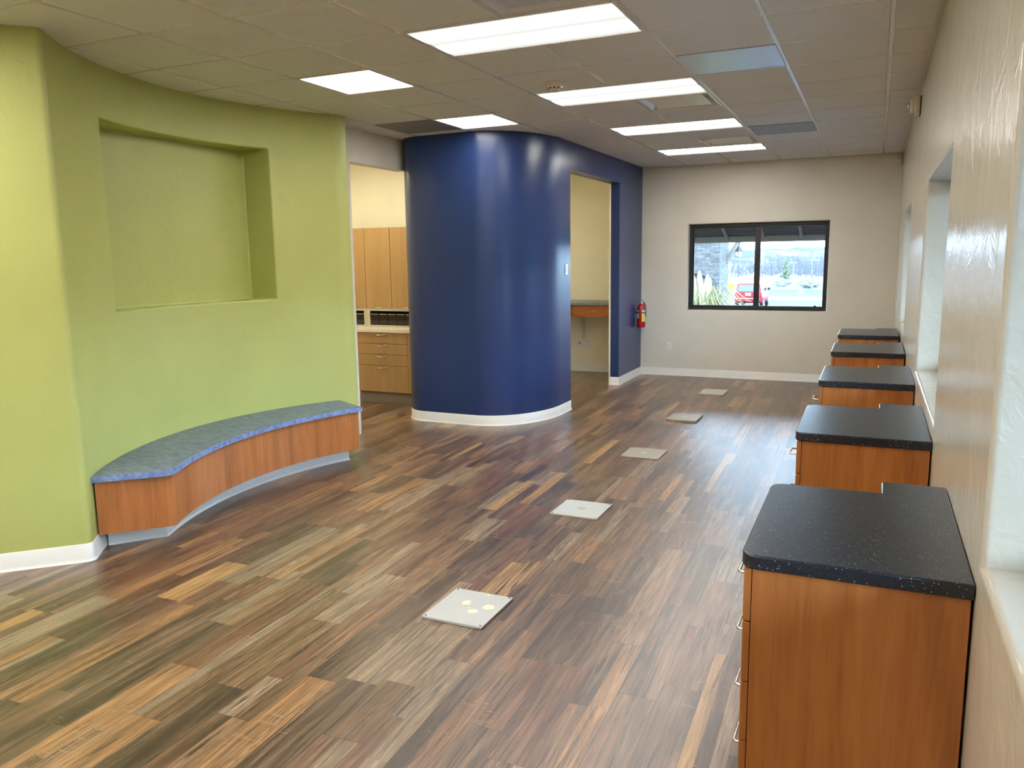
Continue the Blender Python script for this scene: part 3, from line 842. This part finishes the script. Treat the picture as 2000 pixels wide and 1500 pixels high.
# ------------------------------------------------------------------ storage room: cupboards seen through the left opening
YC = 7.76
t = empty('base_cabinet', (-5.2, YC, 0)); tag(t, 'tan drawer base cabinet under the white counter in the left opening', 'cabinet')
L = lambda a: a + 5.2
def pobj(name, x0, x1, y0, y1, z0, z1, mat, par=None, bev=.002): return obj(name, box(L(x0), L(x1), y0 - YC, y1 - YC, z0, z1), mat, par or t, bevel=bev)
xa, xb_ = -5.575, -4.862
pobj('carcass', -5.57, -4.66, YC + .02, 8.325, .14, .852, 'gap_shade')
pobj('toe_kick', -5.57, -4.66, YC + .05, 8.32, 0, .139, 'greykick')
zz = [.850, .722, .595, .464, .147]
for k in range(4):
    d = pobj('drawer_front', xa, xb_, YC, YC + .019, zz[k + 1] + .002, zz[k] - .002, 'maple')
    bm = bmesh.new(); hx = L(-5.216); hz_ = zz[k] - .016
    tube(bm, [(hx - .066, 0, hz_ + .004), (hx - .05, -.018, hz_ - .008), (hx, -.026, hz_ - .015), (hx + .05, -.018, hz_ - .008), (hx + .066, 0, hz_ + .004)], .006, 8); obj('handle', bm, 'chrome', d, smooth=50)
pobj('drawer_front', xb_ + .003, -4.66, YC, YC + .019, .147, .848, 'maple')
t = empty('countertop', (-5.2, YC, .852)); tag(t, 'white countertop above the tan drawers in the left opening', 'countertop')
obj('top_slab', box(L(-6.0), L(-4.58), -.02, 8.325 - YC, .0, .042), 'whitetop', t, bevel=.004)
# bin unit
YU = 8.0
def bins(x0, x1, label, n):
    t = empty('bin_organizer', ((x0 + x1) / 2, YU, .8945)); tag(t, label, 'bin organizer', 'tilt bin units on the white counter')
    w = (x1 - x0) / 2; f = .032
    bm = bmesh.new(); bx(bm, -w, w, -.02, 0, 0, .022); bx(bm, -w, w, -.02, 0, .192, .212); bx(bm, -w, -w + .05, -.02, 0, .022, .192); bx(bm, w - f, w, -.02, 0, .022, .192)
    obj('organizer_frame', bm, 'grey_frame', t, bevel=.002)
    obj('backing', box(-w + .002, w - .002, .10, .12, 0, .212), 'dark', t)
    a0, a1 = -w + .05, w - f; s = (a1 - a0) / n
    for k in range(n):
        bm = bmesh.new(); xa_, xb2 = a0 + k * s + .003, a0 + (k + 1) * s - .003
        prof = [(-.004, .024), (-.018, .150), (-.012, .152), (.06, .155), (.06, .024)]
        A = [bm.verts.new((xa_, y, z)) for y, z in prof]; B = [bm.verts.new((xb2, y, z)) for y, z in prof]
        bm.faces.new(A); bm.faces.new(B[::-1])
        for q in range(5): bm.faces.new((A[q], A[(q + 1) % 5], B[(q + 1) % 5], B[q]))
        b_ = obj('tilt_bin', bm, 'bin', t)
        obj('bin_lip', box(xa_ + .004, xb2 - .004, -.022, -.012, .150, .158), 'chrome', b_)
bins(-5.56, -4.86, 'right tilt-bin organizer with clear dark bins on the white counter', 5)
bins(-6.0, -5.563, 'left tilt-bin organizer partly hidden by the green wall edge', 3)
t = empty('wall_cabinet', (-5.2, YU, 1.108)); tag(t, 'tall tan upper cupboard with three doors above the bins', 'cabinet')
obj('carcass', box(L(-5.95), L(-4.60), .02, 8.325 - YU, 0, .955), 'gap_shade', t)
obj('under_rail', box(L(-5.95), L(-4.60), .004, .02, -.004, .012), 'grey_frame', t)
for a, b in ((-5.925, -5.570), (-5.565, -5.211), (-5.206, -4.852), (-4.847, -4.60)):
    d = obj('cabinet_door', box(L(a), L(b) - .001, 0, .019, .012, .955), 'maple', t, bevel=.002)
    bm = bmesh.new(); hx = L((a + b) / 2)
    if b > -4.7: hx = L(a) + .18
    tube(bm, [(hx - .055, 0, .020), (hx - .05, -.022, .018), (hx + .05, -.022, .018), (hx + .055, 0, .020)], .005, 8); obj('handle', bm, 'chrome', d, smooth=50)

# ------------------------------------------------------------------ desk room: wall-hung desk
t = empty('wall_desk', (-4.2, YF - .007, 0)); tag(t, 'wall-hung wooden desk with grey laminate top behind the blue doorway', 'desk')
y0d = 10.50 - (YF - .007)
obj('desk_top', box(-1.9, 1.015, y0d - .03, 0, 1.026, 1.061), 'desk_top', t, bevel=.003)
obj('apron', box(-1.9, 1.013, y0d + .02, y0d + .04, .862, 1.026), 'gap_shade', t)
for a, b in ((-1.0, .336), (.345, 1.012)):
    d = obj('desk_drawer', box(a, b, y0d, y0d + .02, .864, 1.022), 'wood_h', t, bevel=.002)
    hx = .665 if a > 0 else a + .5
    bm = bmesh.new(); tube(bm, [(hx - .05, y0d, .946), (hx - .05, y0d - .025, .946), (hx + .05, y0d - .025, .946), (hx + .05, y0d, .946)], .005, 8); obj('handle', bm, 'chrome', d, smooth=50)
bm = bmesh.new(); xk = .285
pr_ = [(0, 1.024), (-.42, 1.024), (-.42, .985), (-.16, .80), (-.03, .60), (-.02, .49), (0, .49)]
A = [bm.verts.new((xk - .016, y, z)) for y, z in pr_]; B = [bm.verts.new((xk + .016, y, z)) for y, z in pr_]
bm.faces.new(A); bm.faces.new(B[::-1])
for q in range(len(pr_)): bm.faces.new((A[q], A[(q + 1) % len(pr_)], B[(q + 1) % len(pr_)], B[q]))
obj('bracket', bm, 'offwhite', t)

# ------------------------------------------------------------------ outside: porch roof, car park, winter hillside
def stone_mat():
    k = NT('ledge_stone'); tc = k.new('ShaderNodeTexCoord'); mp = k.new('ShaderNodeMapping')
    k.link(tc.outputs['Object'], mp.inputs['Vector'])
    sp = k.new('ShaderNodeSeparateXYZ'); k.link(mp.outputs[0], sp.inputs[0])
    cb = k.new('ShaderNodeCombineXYZ'); k.link(k.math('ADD', sp.outputs['X'], sp.outputs['Y']), cb.inputs[0]); k.link(sp.outputs['Z'], cb.inputs[1])
    br = k.new('ShaderNodeTexBrick'); br.inputs['Scale'].default_value = 1.0; br.inputs['Brick Width'].default_value = .24; br.inputs['Row Height'].default_value = .052
    br.inputs['Mortar Size'].default_value = .006; br.inputs['Bias'].default_value = 0; br.offset = .37
    br.inputs['Color1'].default_value = lin((88, 86, 84)); br.inputs['Color2'].default_value = lin((40, 40, 42)); br.inputs['Mortar'].default_value = lin((16, 16, 18))
    k.link(cb.outputs[0], br.inputs['Vector']); k.base(k.mix(.35, br.outputs['Color'], k.ramp(k.noise(cb.outputs[0], 9, 4), [(.3, lin((40, 39, 38))), (.7, lin((104, 102, 99)))])))
    k.b.inputs['Roughness'].default_value = .9; k.bump(br.outputs['Fac'], -.4, .03); return k.m
def hill_mat():
    k = NT('winter_hillside'); v = k.coords((1, 1, 1))
    n = k.noise(k.coords((.05, .03, .25)), 1.0, 5, .65); n2 = k.noise(k.coords((.016, .016, .10)), 1.0, 3, .5)
    c = k.ramp(n, [(.35, lin((38, 44, 56))), (.52, lin((56, 62, 72))), (.63, lin((84, 86, 92))), (.72, lin((140, 140, 140)))])
    c = k.mix(k.ramp(n2, [(.56, (0, 0, 0, 1)), (.62, (1, 1, 1, 1))]), c, lin((130, 126, 116)))
    k.base(c); k.b.inputs['Roughness'].default_value = 1; k.b.inputs['Specular IOR Level'].default_value = .05; return k.m
M['stone'] = stone_mat(); M['hill'] = hill_mat()
M['asphalt'] = flat('wet_asphalt', (40, 45, 51), .7, spec=.05, var=.12, vscale=1.2)
M['bounce_concrete'] = flat('bounce_slab_concrete', (112, 113, 114), .8, var=.06)  # finish of the added daylight-bounce slab
M['blocker_dark'] = flat('berm_blocker_dark', (42, 46, 32), .95, var=.2, vscale=3, spec=.05)  # dark finish for the added light-blocking bank
M['paintline'] = flat('white_road_paint', (96, 96, 96), .6, spec=.05)
M['frost'] = flat('frosted_bank', (78, 78, 80), .9, spec=.05, var=.15, vscale=3)
M['twig'] = flat('bare_twigs', (80, 80, 84), .9, spec=.05, var=.15, vscale=.5)
M['bark'] = flat('grey_bark', (92, 90, 98), .9, var=.15)
M['palebark'] = flat('pale_bark', (150, 148, 144), .9, var=.15)
M['olive'] = flat('olive_needles', (86, 96, 74), .9, var=.2)
M['soffit'] = flat('dark_soffit_board', (34, 36, 35), .7, var=.15, vscale=3)
M['rafter'] = flat('weathered_rafter', (112, 106, 98), .7, var=.08)
M['blade'] = flat('dry_grass', (112, 110, 66), .8, var=.25, vscale=8)
M['plume'] = flat('pampas_plume', (178, 170, 150), .9, var=.1, bump=.5, bscale=90)
M['carpaint'] = flat('car_red', (104, 8, 24), .35, var=.02, spec=.25)
M['carglass'] = flat('dark_car_glass', (30, 44, 48), .08)
M['tail'] = flat('tail_lamp_red', (150, 20, 30), .2)
M['yellow'] = flat('marker_yellow', (150, 124, 10), .5)
M['pole'] = flat('pale_pole', (120, 120, 122), .5)
M['lampshade'] = flat('frosted_lamp_glass', (190, 190, 182), .4)

# ground falls away from the building to the car park
bm = bmesh.new()
rows = [(YF + .22, -.15), (14, -.28), (20, -.6), (30, -1.12), (43, -1.78), (50, -1.8), (88, -1.98)]
prev = None
for y, z in rows:
    cur = (bm.verts.new((-60, y, z)), bm.verts.new((40, y, z)))
    if prev: bm.faces.new((prev[0], prev[1], cur[1], cur[0]))
    prev = cur
struct(obj('ground', bm, 'asphalt'))
struct(obj('yard', box(-60, 46, -40, YF + .22, -.5, -.31), 'asphalt'))
struct(obj('daylight_bounce_slab', box(.56, 3.6, -16, YF + .22, -.3, -.15), 'bounce_concrete'))  # unseen slab, added to tune daylight bounced into the right windows
bm = bmesh.new(); prism(bm, [(3.6, -.2), (5.0, .2), (8, .9), (11, 1.4), (16, 1.6), (16, -.6), (3.6, -.6)], -30, 10.5)
for v in bm.verts: v.co = Vector((v.co.x, v.co.z, v.co.y))
struct(obj('daylight_blocker_berm', bm, 'blocker_dark'))  # unseen bank, added to block low daylight at the right windows
def lot_z(y):
    for (a, za), (b, zb) in zip(rows, rows[1:]):
        if a <= y <= b: return za + (zb - za) * (y - a) / (b - a)
    return rows[-1][1]
# painted lines
bm = bmesh.new(); z = lot_z(68) + .005
for q in ((-9.0, 66.5), (20, 66.5), (20, 71.0), (-9.0, 71.0)): pass
vs = [bm.verts.new(p) for p in ((-8.6, 66.0, lot_z(66) + .01), (10, 66.0, lot_z(66) + .01), (10, 71.5, lot_z(71.5) + .01), (-8.6, 71.5, lot_z(71.5) + .01))]; bm.faces.new(vs)
o = obj('pavement_band', bm, 'paintline'); tag(o, 'white band across the grey car park beyond the red car', 'road marking')
bm = bmesh.new()
vs = [bm.verts.new(p) for p in ((-6.45, 77, lot_z(77) + .01), (-6.0, 77, lot_z(77) + .01), (-6.4, 85, lot_z(85) + .01), (-6.9, 85, lot_z(85) + .01))]; bm.faces.new(vs)
o = obj('parking_line', bm, 'paintline'); tag(o, 'short slanted white stall line at the far edge of the car park', 'road marking')
bm = bmesh.new()
vs = [bm.verts.new(p) for p in ((-5.6, 56.5, lot_z(56) + .01), (-4.0, 55.6, lot_z(56) + .01), (-4.0, 56.0, lot_z(56) + .01), (-5.6, 57.0, lot_z(57) + .01))]; bm.faces.new(vs)
o = obj('parking_line', bm, 'paintline'); tag(o, 'short white stripe on the asphalt right of the red car', 'road marking')

# frosted bank, thicket and hill
bm = bmesh.new(); nx = 60
grid = []
for j, (y, z) in enumerate(((87, -2.0), (90, -1.3), (94, -.9), (105, -.9), (130, -3))):
    grid.append([bm.verts.new((-60 + i * 1.6, y + random.uniform(-.5, .5), z + (random.uniform(-.25, .4) if 0 < j < 4 else 0))) for i in range(nx)])
for a, b in zip(grid, grid[1:]):
    for i in range(nx - 1): bm.faces.new((a[i], a[i + 1], b[i + 1], b[i]))
o = obj('frosted_bank', bm, 'frost', smooth=180); tag(o, 'pale frosted bank running along the far edge of the car park', 'bank')
bm = bmesh.new()
for i in range(46):
    x = -95 + i * 3.4
    pass
hg = []
for j, (y, z) in enumerate(((135, -8), (190, -4.5), (250, -2.0), (300, .8), (340, 3.6), (380, 5.2), (420, 3.0))):
    hg.append([bm.verts.new((-150 + i * 6 + random.uniform(-2, 2), y, z + (random.uniform(-.8, .8) + 1.0 * math.sin(i * .35 + j)) * (0.4 + j * .10))) for i in range(50)])
for a, b in zip(hg, hg[1:]):
    for i in range(49): bm.faces.new((a[i], a[i + 1], b[i + 1], b[i]))
hg = []  # unseen ridge on the right, added to cut light from the horizon
for j, (x, z) in enumerate(((45, -4), (60, 4.0), (75, 9), (90, 12), (110, 9))):
    hg.append([bm.verts.new((x + random.uniform(-2, 2), -130 + i * 6, z + random.uniform(-.7, .7))) for i in range(42)])
for a, b in zip(hg, hg[1:]):
    for i in range(41): bm.faces.new((a[i], a[i + 1], b[i + 1], b[i]))
struct(obj('hillside_and_added_ridge', bm, 'hill', smooth=180))

def bare_tree(bm, x, y, z0, h, seed, spread=.5, lean=0.0, depth=5, r0=None, n0=4):
    rnd = random.Random(seed)
    def br(p, d, ln, r, k):
        q = p + d * ln; tube(bm, [p, p + d * ln * .5 + Vector((rnd.uniform(-.04, .04), 0, rnd.uniform(-.03, .03))) * ln, q], r, 5 if k > 2 else 4, r * .68)
        if k == 0: return
        for _ in range(2 if k > 3 else rnd.choice((2, 3, 3))):
            dd = (d + Vector((rnd.uniform(-1, 1), rnd.uniform(-1, 1), rnd.uniform(-.35, .7))) * spread).normalized()
            br(q, dd, ln * rnd.uniform(.62, .86), r * .66, k - 1)
    r0 = r0 or h * .018
    br(Vector((x, y, z0)), Vector((lean, 0, 1)).normalized(), h * .27, r0, depth)
def tree(name, x, y, h, seed, mat, label, group=None, **kw):
    t = empty(name, (x, y, lot_z(min(y, 88)))); bm = bmesh.new(); bare_tree(bm, 0, 0, 0, h, seed, **kw)
    obj('branches', bm, mat, t); tag(t, label, 'tree', group)
tree('bare_tree', -5.62, 84, 5.0, 3, 'bark', 'bare grey tree at the right side of the window beyond the car park', depth=6, spread=.5)
tree('bare_tree', -11.7, 86, 4.2, 5, 'palebark', 'pale bare tree behind the red car, left of the window post', depth=6, spread=.6)
tree('bare_tree', -12.9, 80, 4.0, 9, 'palebark', 'pale bare tree near the stone pillar, seen above the yellow marker', depth=6, spread=.6)
tree('bare_tree', -3.6, 88, 3.6, 12, 'twig', 'small bare tree at the far right edge of the window', depth=6, spread=.55)
# thicket: nobody could count these stems
bm = bmesh.new(); rnd = random.Random(4)
for i in range(420):
    y = rnd.uniform(96, 128); x = rnd.uniform(-.20, -.02) * y; h = rnd.uniform(1.4, 3.4)
    p = Vector((x, y, -1.6)); d = Vector((rnd.uniform(-.2, .2), 0, 1))
    tube(bm, [p, p + d * h * .5, p + d * h], .05, 3, .02)
    for _ in range(4):
        q = p + d * h * rnd.uniform(.3, .9); e_ = Vector((rnd.uniform(-.7, .7), 0, rnd.uniform(.3, .9)))
        tube(bm, [q, q + e_ * .6, q + e_ * 1.1], .026, 3, .012)
o = obj('winter_thicket', bm, 'twig'); tag(o, 'grey-lilac thicket of bare stems between car park and hill', 'thicket', kind='stuff')
def shrub(x, y, r, mat, label, name='frosted_shrub'):
    bm = bmesh.new(); bmesh.ops.create_icosphere(bm, subdivisions=3, radius=1)
    rnd2 = random.Random(int(x * 10))
    for v in bm.verts: v.co = Vector((v.co.x * r, v.co.y * r, max(-.2, v.co.z) * r * .62)) * (1 + rnd2.uniform(-.14, .14))
    o = obj(name, bm, mat, loc=(x, y, -1.75)); tag(o, label, 'shrub'); return o
shrub(-9.0, 90, 1.3, 'frost', 'round frosted shrub left of the light pole'); shrub(-6.5, 89.5, 1.2, 'frost', 'round frosted shrub right of the light pole')
t = empty('evergreen_tree', (-9.1, 93, -1.6)); tag(t, 'small olive evergreen tree left of the pale light pole', 'tree')
bm = bmesh.new(); rnd = random.Random(8)
for i in range(260):
    a = rnd.uniform(0, 6.28); z = rnd.uniform(.2, 2.7); r = (2.8 - z) * .30 * rnd.uniform(.4, 1.1)
    p = Vector((r * math.cos(a), r * math.sin(a), z)); tube(bm, [Vector((0, 0, z + .1)) * 1, p], .03, 3, .05)
    for _ in range(2): tube(bm, [p, p + Vector((rnd.uniform(-.18, .18), rnd.uniform(-.1, .1), rnd.uniform(-.05, .25)))], .05, 3, .02)
obj('foliage', bm, 'olive', t)
bm = bmesh.new(); tube(bm, [(0, 0, 0), (0, 0, 2.6)], .06, 6, .02); obj('trunk', bm, 'bark', t)
t = empty('light_pole', (-7.62, 86, -1.95)); tag(t, 'slim pale light pole at the far edge of the car park', 'light pole')
bm = bmesh.new(); tube(bm, [(0, 0, 0), (0, 0, 2.75)], .04, 8, .03); obj('pole', bm, 'pole', t)
obj('lamp_head', box(-.42, .30, -.15, .15, 2.74, 2.82), 'pole', t, bevel=.03)

# porch roof outside the far window (unseen overhang on the right is added to cut daylight)
t = empty('porch_roof', (0, 12.4, 2.3)); tag(t, 'dark boarded porch roof with pale rafters outside the far window', 'porch roof')
def wobj(name, bm, mat, **kw):
    o = obj(name, bm, mat, t, **kw); o.location = -Vector(t.location); return o
PE, PZ, PS = 13.55, 1.965, .34        # eave distance, eave height, slope
bm = bmesh.new(); n = 17; wd = (PE - (YF + .23)) / n
for k in range(n):
    y0 = PE - k * wd; y1 = y0 - wd + .012
    a = [(-8.0, y0), (3.2, y0), (3.2, y1), (-8.0, y1)]
    lo = [bm.verts.new((x, y, PZ + PS * (PE - y))) for x, y in a]; hi = [bm.verts.new((x, y, PZ + PS * (PE - y) + .02)) for x, y in a]
    bm.faces.new(lo); bm.faces.new(hi)
    for q in range(4): bm.faces.new((lo[q], lo[(q + 1) % 4], hi[(q + 1) % 4], hi[q]))
a = [(-8, PE), (3.2, PE), (3.2, YF + .23), (-8, YF + .23)]
wobj('soffit_boards', bm, 'soffit')
bm = bmesh.new(); vs = [bm.verts.new((x, y, PZ + PS * (PE - y) + .03)) for x, y in a]; bm.faces.new(vs); wobj('board_gap_shade', bm, 'dark')  # black sheet behind the boards, stands in for shade in their gaps
for k in range(19):
    x = -8.0 + .574 * k + .016
    bm = bmesh.new(); v = []
    for y in (PE - .01, YF + .235):
        z = PZ + PS * (PE - y)
        v.append([bm.verts.new(p) for p in ((x - .020, y, z - .055), (x + .020, y, z - .055), (x + .020, y, z + .001), (x - .020, y, z + .001))])
    bm.faces.new(v[0]); bm.faces.new(v[1][::-1])
    for q in range(4): bm.faces.new((v[0][q], v[0][(q + 1) % 4], v[1][(q + 1) % 4], v[1][q]))
    wobj('rafter', bm, 'rafter')
wobj('eave_beam', box(-8, 3.2, PE - .06, PE, PZ - .075, PZ + .02), 'rafter')
bm = bmesh.new()
for (xa, za), (xb2, zb2) in (((.58, 2.98), (2.6, 2.52)),):
    for th in (0, .03):
        vs = [bm.verts.new(p) for p in ((xa, -4, za + th), (xb2, -4, zb2 + th), (xb2, YF + .2, zb2 + th), (xa, YF + .2, za + th))]; bm.faces.new(vs)
bx(bm, 2.56, 2.62, -4, YF + .2, 2.44, 2.56)
wobj('side_daylight_blocker', bm, 'soffit')  # unseen overhang, added and shaped to dim the right windows

# stone pillar, lantern, pampas grass
t = empty('stone_pillar', (-5.2, 22, lot_z(22))); tag(t, 'grey stacked-stone pillar wall at the left of the far window view', 'stone wall')
gz = lot_z(22)
obj('stone_body', box(-3.2, 1.35, 0, 1.45, -.3, 4.6), 'stone', t)
bm = bmesh.new(); tube(bm, [(.62 + .62 * math.cos(math.radians(a)), -.03, .95 - gz + -.15 + .42 * math.sin(math.radians(a))) for a in range(0, 181, 12)], .055, 6); obj('arch_hood', bm, 'soffit', t)
bm = bmesh.new(); tube(bm, [(1.33, 1.2, 1.5 - gz), (1.75, 1.2, 2.25 - gz)], .07, 6); obj('roof_brace', bm, 'rafter', t)
t = empty('porch_lantern', (-3.44, 22.6, 1.62)); tag(t, 'hanging porch lantern on a bracket beside the stone pillar', 'lantern')
bm = bmesh.new(); lathe(bm, [(.0, .32), (.03, .30), (.11, .17), (.12, .155)], 4); obj('lantern_roof', bm, 'soffit', t)
bm = bmesh.new(); lathe(bm, [(.085, .03), (.10, .15)], 4); obj('lantern_glass', bm, 'lampshade', t)
bm = bmesh.new()
for sx_, sy_ in ((.12, 0), (0, .12), (-.12, 0), (0, -.12)): tube(bm, [(sx_, sy_, .155), (sx_ * .8, sy_ * .8, .0)], .012, 5)
lathe(bm, [(.10, .0), (.10, .03)], 4); obj('lantern_cage', bm, 'bark', t)
bm = bmesh.new(); tube(bm, [(0, 0, .31), (0, 0, .42), (-.12, 0, .46), (-.42, 0, .44)], .018, 6); obj('bracket', bm, 'soffit', t)

def pampas(x, y, h, nb, seed, label, plumes):
    rnd = random.Random(seed); z0 = lot_z(y)
    t = empty('pampas_grass', (x, y, z0)); tag(t, label, 'ornamental grass')
    bm = bmesh.new()
    for _ in range(nb):
        a = rnd.uniform(0, 6.28); s = rnd.uniform(.15, 1.0) * h * .42; hh = h * rnd.uniform(.55, .86)
        d = Vector((math.cos(a), math.sin(a), 0)); p0 = d * .08
        pts = [p0, p0 + d * s * .35 + Vector((0, 0, hh * .7)), p0 + d * s * .75 + Vector((0, 0, hh)), p0 + d * s * 1.25 + Vector((0, 0, hh * .82))]
        tube(bm, pts, .011, 3, .003)
    o = obj('blades', bm, 'blade', t); o['kind'] = 'stuff'
    for (dx, hh, ln) in plumes:
        p0 = Vector((dx * .15, 0, .2)); tip = Vector((dx, rnd.uniform(-.1, .1), hh))
        bm = bmesh.new(); tube(bm, [p0, tip - Vector((dx * .2, 0, ln))], .009, 4)
        a = tip - Vector((dx * .2, 0, ln)); ax = tip - a
        rr = [.012, .042, .055, .045, .012]
        prev = None
        rings = []
        for q, r in enumerate(rr):
            c = a + ax * (q / 4.0); rings.append([bm.verts.new(c + Vector((r * math.cos(k * PI / 3), r * math.sin(k * PI / 3), 0))) for k in range(6)])
        for A, B in zip(rings, rings[1:]):
            for k in range(6): bm.faces.new((A[k], A[(k + 1) % 6], B[(k + 1) % 6], B[k]))
        bm.faces.new(rings[0]); bm.faces.new(rings[-1])
        obj('plume', bm, 'plume', t, smooth=180)
pampas(-3.22, 16.6, 1.75, 330, 2, 'tall pampas grass with white plumes in front of the stone pillar', [(-.22, 1.72, .42), (-.10, 1.80, .40), (-.03, 1.62, .38), (.06, 1.72, .40), (.15, 1.66, .42), (.02, 1.50, .36)])
pampas(-2.80, 17.4, 1.15, 200, 6, 'lower clump of dry grass between pillar and red car', [])

# red SUV seen from behind
def suv(x, y):
    z = lot_z(y + 2)
    t = empty('red_car', (x, y, z)); tag(t, 'red sport utility car parked outside, seen from behind through the far window', 'car')
    W = .90
    bm = bmesh.new()
    st = [(0.0, .86, .42, 1.02), (.10, .90, .34, 1.06), (1.0, .91, .30, 1.06), (3.0, .91, .30, 1.04), (4.0, .89, .32, .98), (4.42, .78, .40, .84)]
    rings = []
    for (yy, hw, z0, z1) in st:
        rings.append([bm.verts.new(p) for p in ((-hw + .06, yy, z0), (hw - .06, yy, z0), (hw, yy, z0 + .14), (hw, yy, z1 - .10), (hw - .07, yy, z1), (-hw + .07, yy, z1), (-hw, yy, z1 - .10), (-hw, yy, z0 + .14))])
    for a, b in zip(rings, rings[1:]):
        for k in range(8): bm.faces.new((a[k], a[(k + 1) % 8], b[(k + 1) % 8], b[k]))
    bm.faces.new(rings[0]); bm.faces.new(rings[-1])
    obj('body', bm, 'carpaint', t, smooth=35, bevel=.02)
    bm = bmesh.new(); rings = []
    for (yy, hw, z0, z1) in ((.05, .80, 1.02, 1.03), (.22, .74, 1.03, 1.62), (.5, .70, 1.03, 1.71), (2.2, .70, 1.03, 1.70), (2.75, .72, 1.03, 1.56), (3.4, .80, 1.02, 1.05)):
        hb = .85
        rings.append([bm.verts.new(p) for p in ((-hb, yy, z0 - .03), (hb, yy, z0 - .03), (hw, yy, z1 - .05), (hw - .07, yy, z1), (-hw + .07, yy, z1), (-hw, yy, z1 - .05))])
    for a, b in zip(rings, rings[1:]):
        for k in range(6): bm.faces.new((a[k], a[(k + 1) % 6], b[(k + 1) % 6], b[k]))
    bm.faces.new(rings[0]); bm.faces.new(rings[-1])
    obj('cabin', bm, 'carpaint', t, smooth=35, bevel=.02)
    def quad(name, pts, mat):
        bm = bmesh.new(); lo = [bm.verts.new(p) for p in pts]
        r_ = bmesh.ops.extrude_face_region(bm, geom=[bm.faces.new(lo)])
        nv = [v for v in r_['geom'] if isinstance(v, bmesh.types.BMVert)]

        for v in nv: v.co += Vector((0, .02, 0)) if name == 'rear_window' or name == 'license_plate' else Vector((-.015 if pts[0][0] > 0 else .015, 0, 0))
        return obj(name, bm, mat, t)
    quad('rear_window', [(-.70, .035, 1.10), (.70, .035, 1.10), (.63, .195, 1.54), (-.63, .195, 1.54)], 'carglass')
    quad('side_window', [(.845, .55, 1.10), (.855, 1.55, 1.10), (.755, 1.5, 1.57), (.745, .62, 1.57)], 'carglass')
    quad('side_window', [(.855, 1.64, 1.10), (.860, 2.9, 1.10), (.775, 2.45, 1.55), (.755, 1.64, 1.57)], 'carglass')
    quad('license_plate', [(-.17, -.012, .83), (.17, -.012, .83), (.17, -.012, 1.0), (-.17, -.012, 1.0)], 'label_w')
    for s in (-1, 1):
        obj('tail_light', box(min(s * .70, s * .885), max(s * .70, s * .885), -.02, .16, .78, 1.06), 'tail', t, bevel=.02)
        bm = bmesh.new(); tube(bm, [(s * .62, .45, 1.70), (s * .63, .55, 1.76), (s * .63, 2.1, 1.75), (s * .62, 2.2, 1.70)], .02, 6); obj('roof_rail', bm, 'chrome', t)
        obj('side_mirror', box(min(s * .90, s * 1.08), max(s * .90, s * 1.08), 2.85, 2.97, 1.10, 1.28), 'carglass', t, bevel=.03)
        for yy in (.85, 3.55):
            bm = bmesh.new(); lathe(bm, [(.22, -.11), (.33, -.10), (.345, -.06), (.345, .06), (.33, .10), (.22, .11)], 24, 'X', (s * .80, yy, .345)); wh = obj('wheel', bm, 'black', t, smooth=40)
            bm = bmesh.new(); lathe(bm, [(.20, -.112), (.20, .112)], 16, 'X', (s * .80, yy, .345)); obj('hub', bm, 'chrome', wh)
    obj('rear_bumper', box(-.86, .86, -.08, .12, .40, .66), 'carpaint', t, bevel=.05, seg=3)
    obj('bumper_strip', box(-.6, .6, -.095, -.07, .62, .66), 'chrome', t, bevel=.005)
suv(-7.70, 55)
t = empty('yellow_marker', (-6.43, 40, lot_z(40))); tag(t, 'small yellow round marker on a post left of the red car', 'marker post')
bm = bmesh.new(); tube(bm, [(0, 0, 0), (0, 0, 1.75)], .03, 8); obj('post', bm, 'yellow', t)
bm = bmesh.new(); lathe(bm, [(.04, -.02), (.17, -.02), (.17, .02), (.04, .02)], 20, 'Y', (0, 0, 1.80)); obj('disc', bm, 'yellow', t)

# ------------------------------------------------------------------ daylight
w = bpy.data.worlds.new('sky'); S.world = w; w.use_nodes = True
nt = w.node_tree; bg = nt.nodes['Background']
tc = nt.nodes.new('ShaderNodeTexCoord'); sx = nt.nodes.new('ShaderNodeSeparateXYZ'); rp = nt.nodes.new('ShaderNodeValToRGB')
nt.links.new(tc.outputs['Generated'], sx.inputs[0]); nt.links.new(sx.outputs['Z'], rp.inputs[0])
e = rp.color_ramp.elements
e[0].position = 0.0; e[0].color = (0.54, 0.77, 1.0, 1); e[1].position = 0.7; e[1].color = (0.50, 0.72, 1.0, 1)
nt.links.new(rp.outputs[0], bg.inputs['Color']); bg.inputs['Strength'].default_value = SKY

# ------------------------------------------------------------------ output look
S.view_settings.view_transform = 'Standard'
try: S.view_settings.look = 'None'
except Exception: pass
S.view_settings.exposure = 0.25; S.view_settings.gamma = 1.0; S.view_settings.use_curve_mapping = False
cy_ = S.cycles
cy_.use_denoising = True
try: cy_.denoiser = 'OPENIMAGEDENOISE'
except Exception: pass
cy_.max_bounces = 10; cy_.diffuse_bounces = 6; cy_.glossy_bounces = 5; cy_.transparent_max_bounces = 12
cy_.sample_clamp_indirect = 8.0
cy_.caustics_reflective = False; cy_.caustics_refractive = False
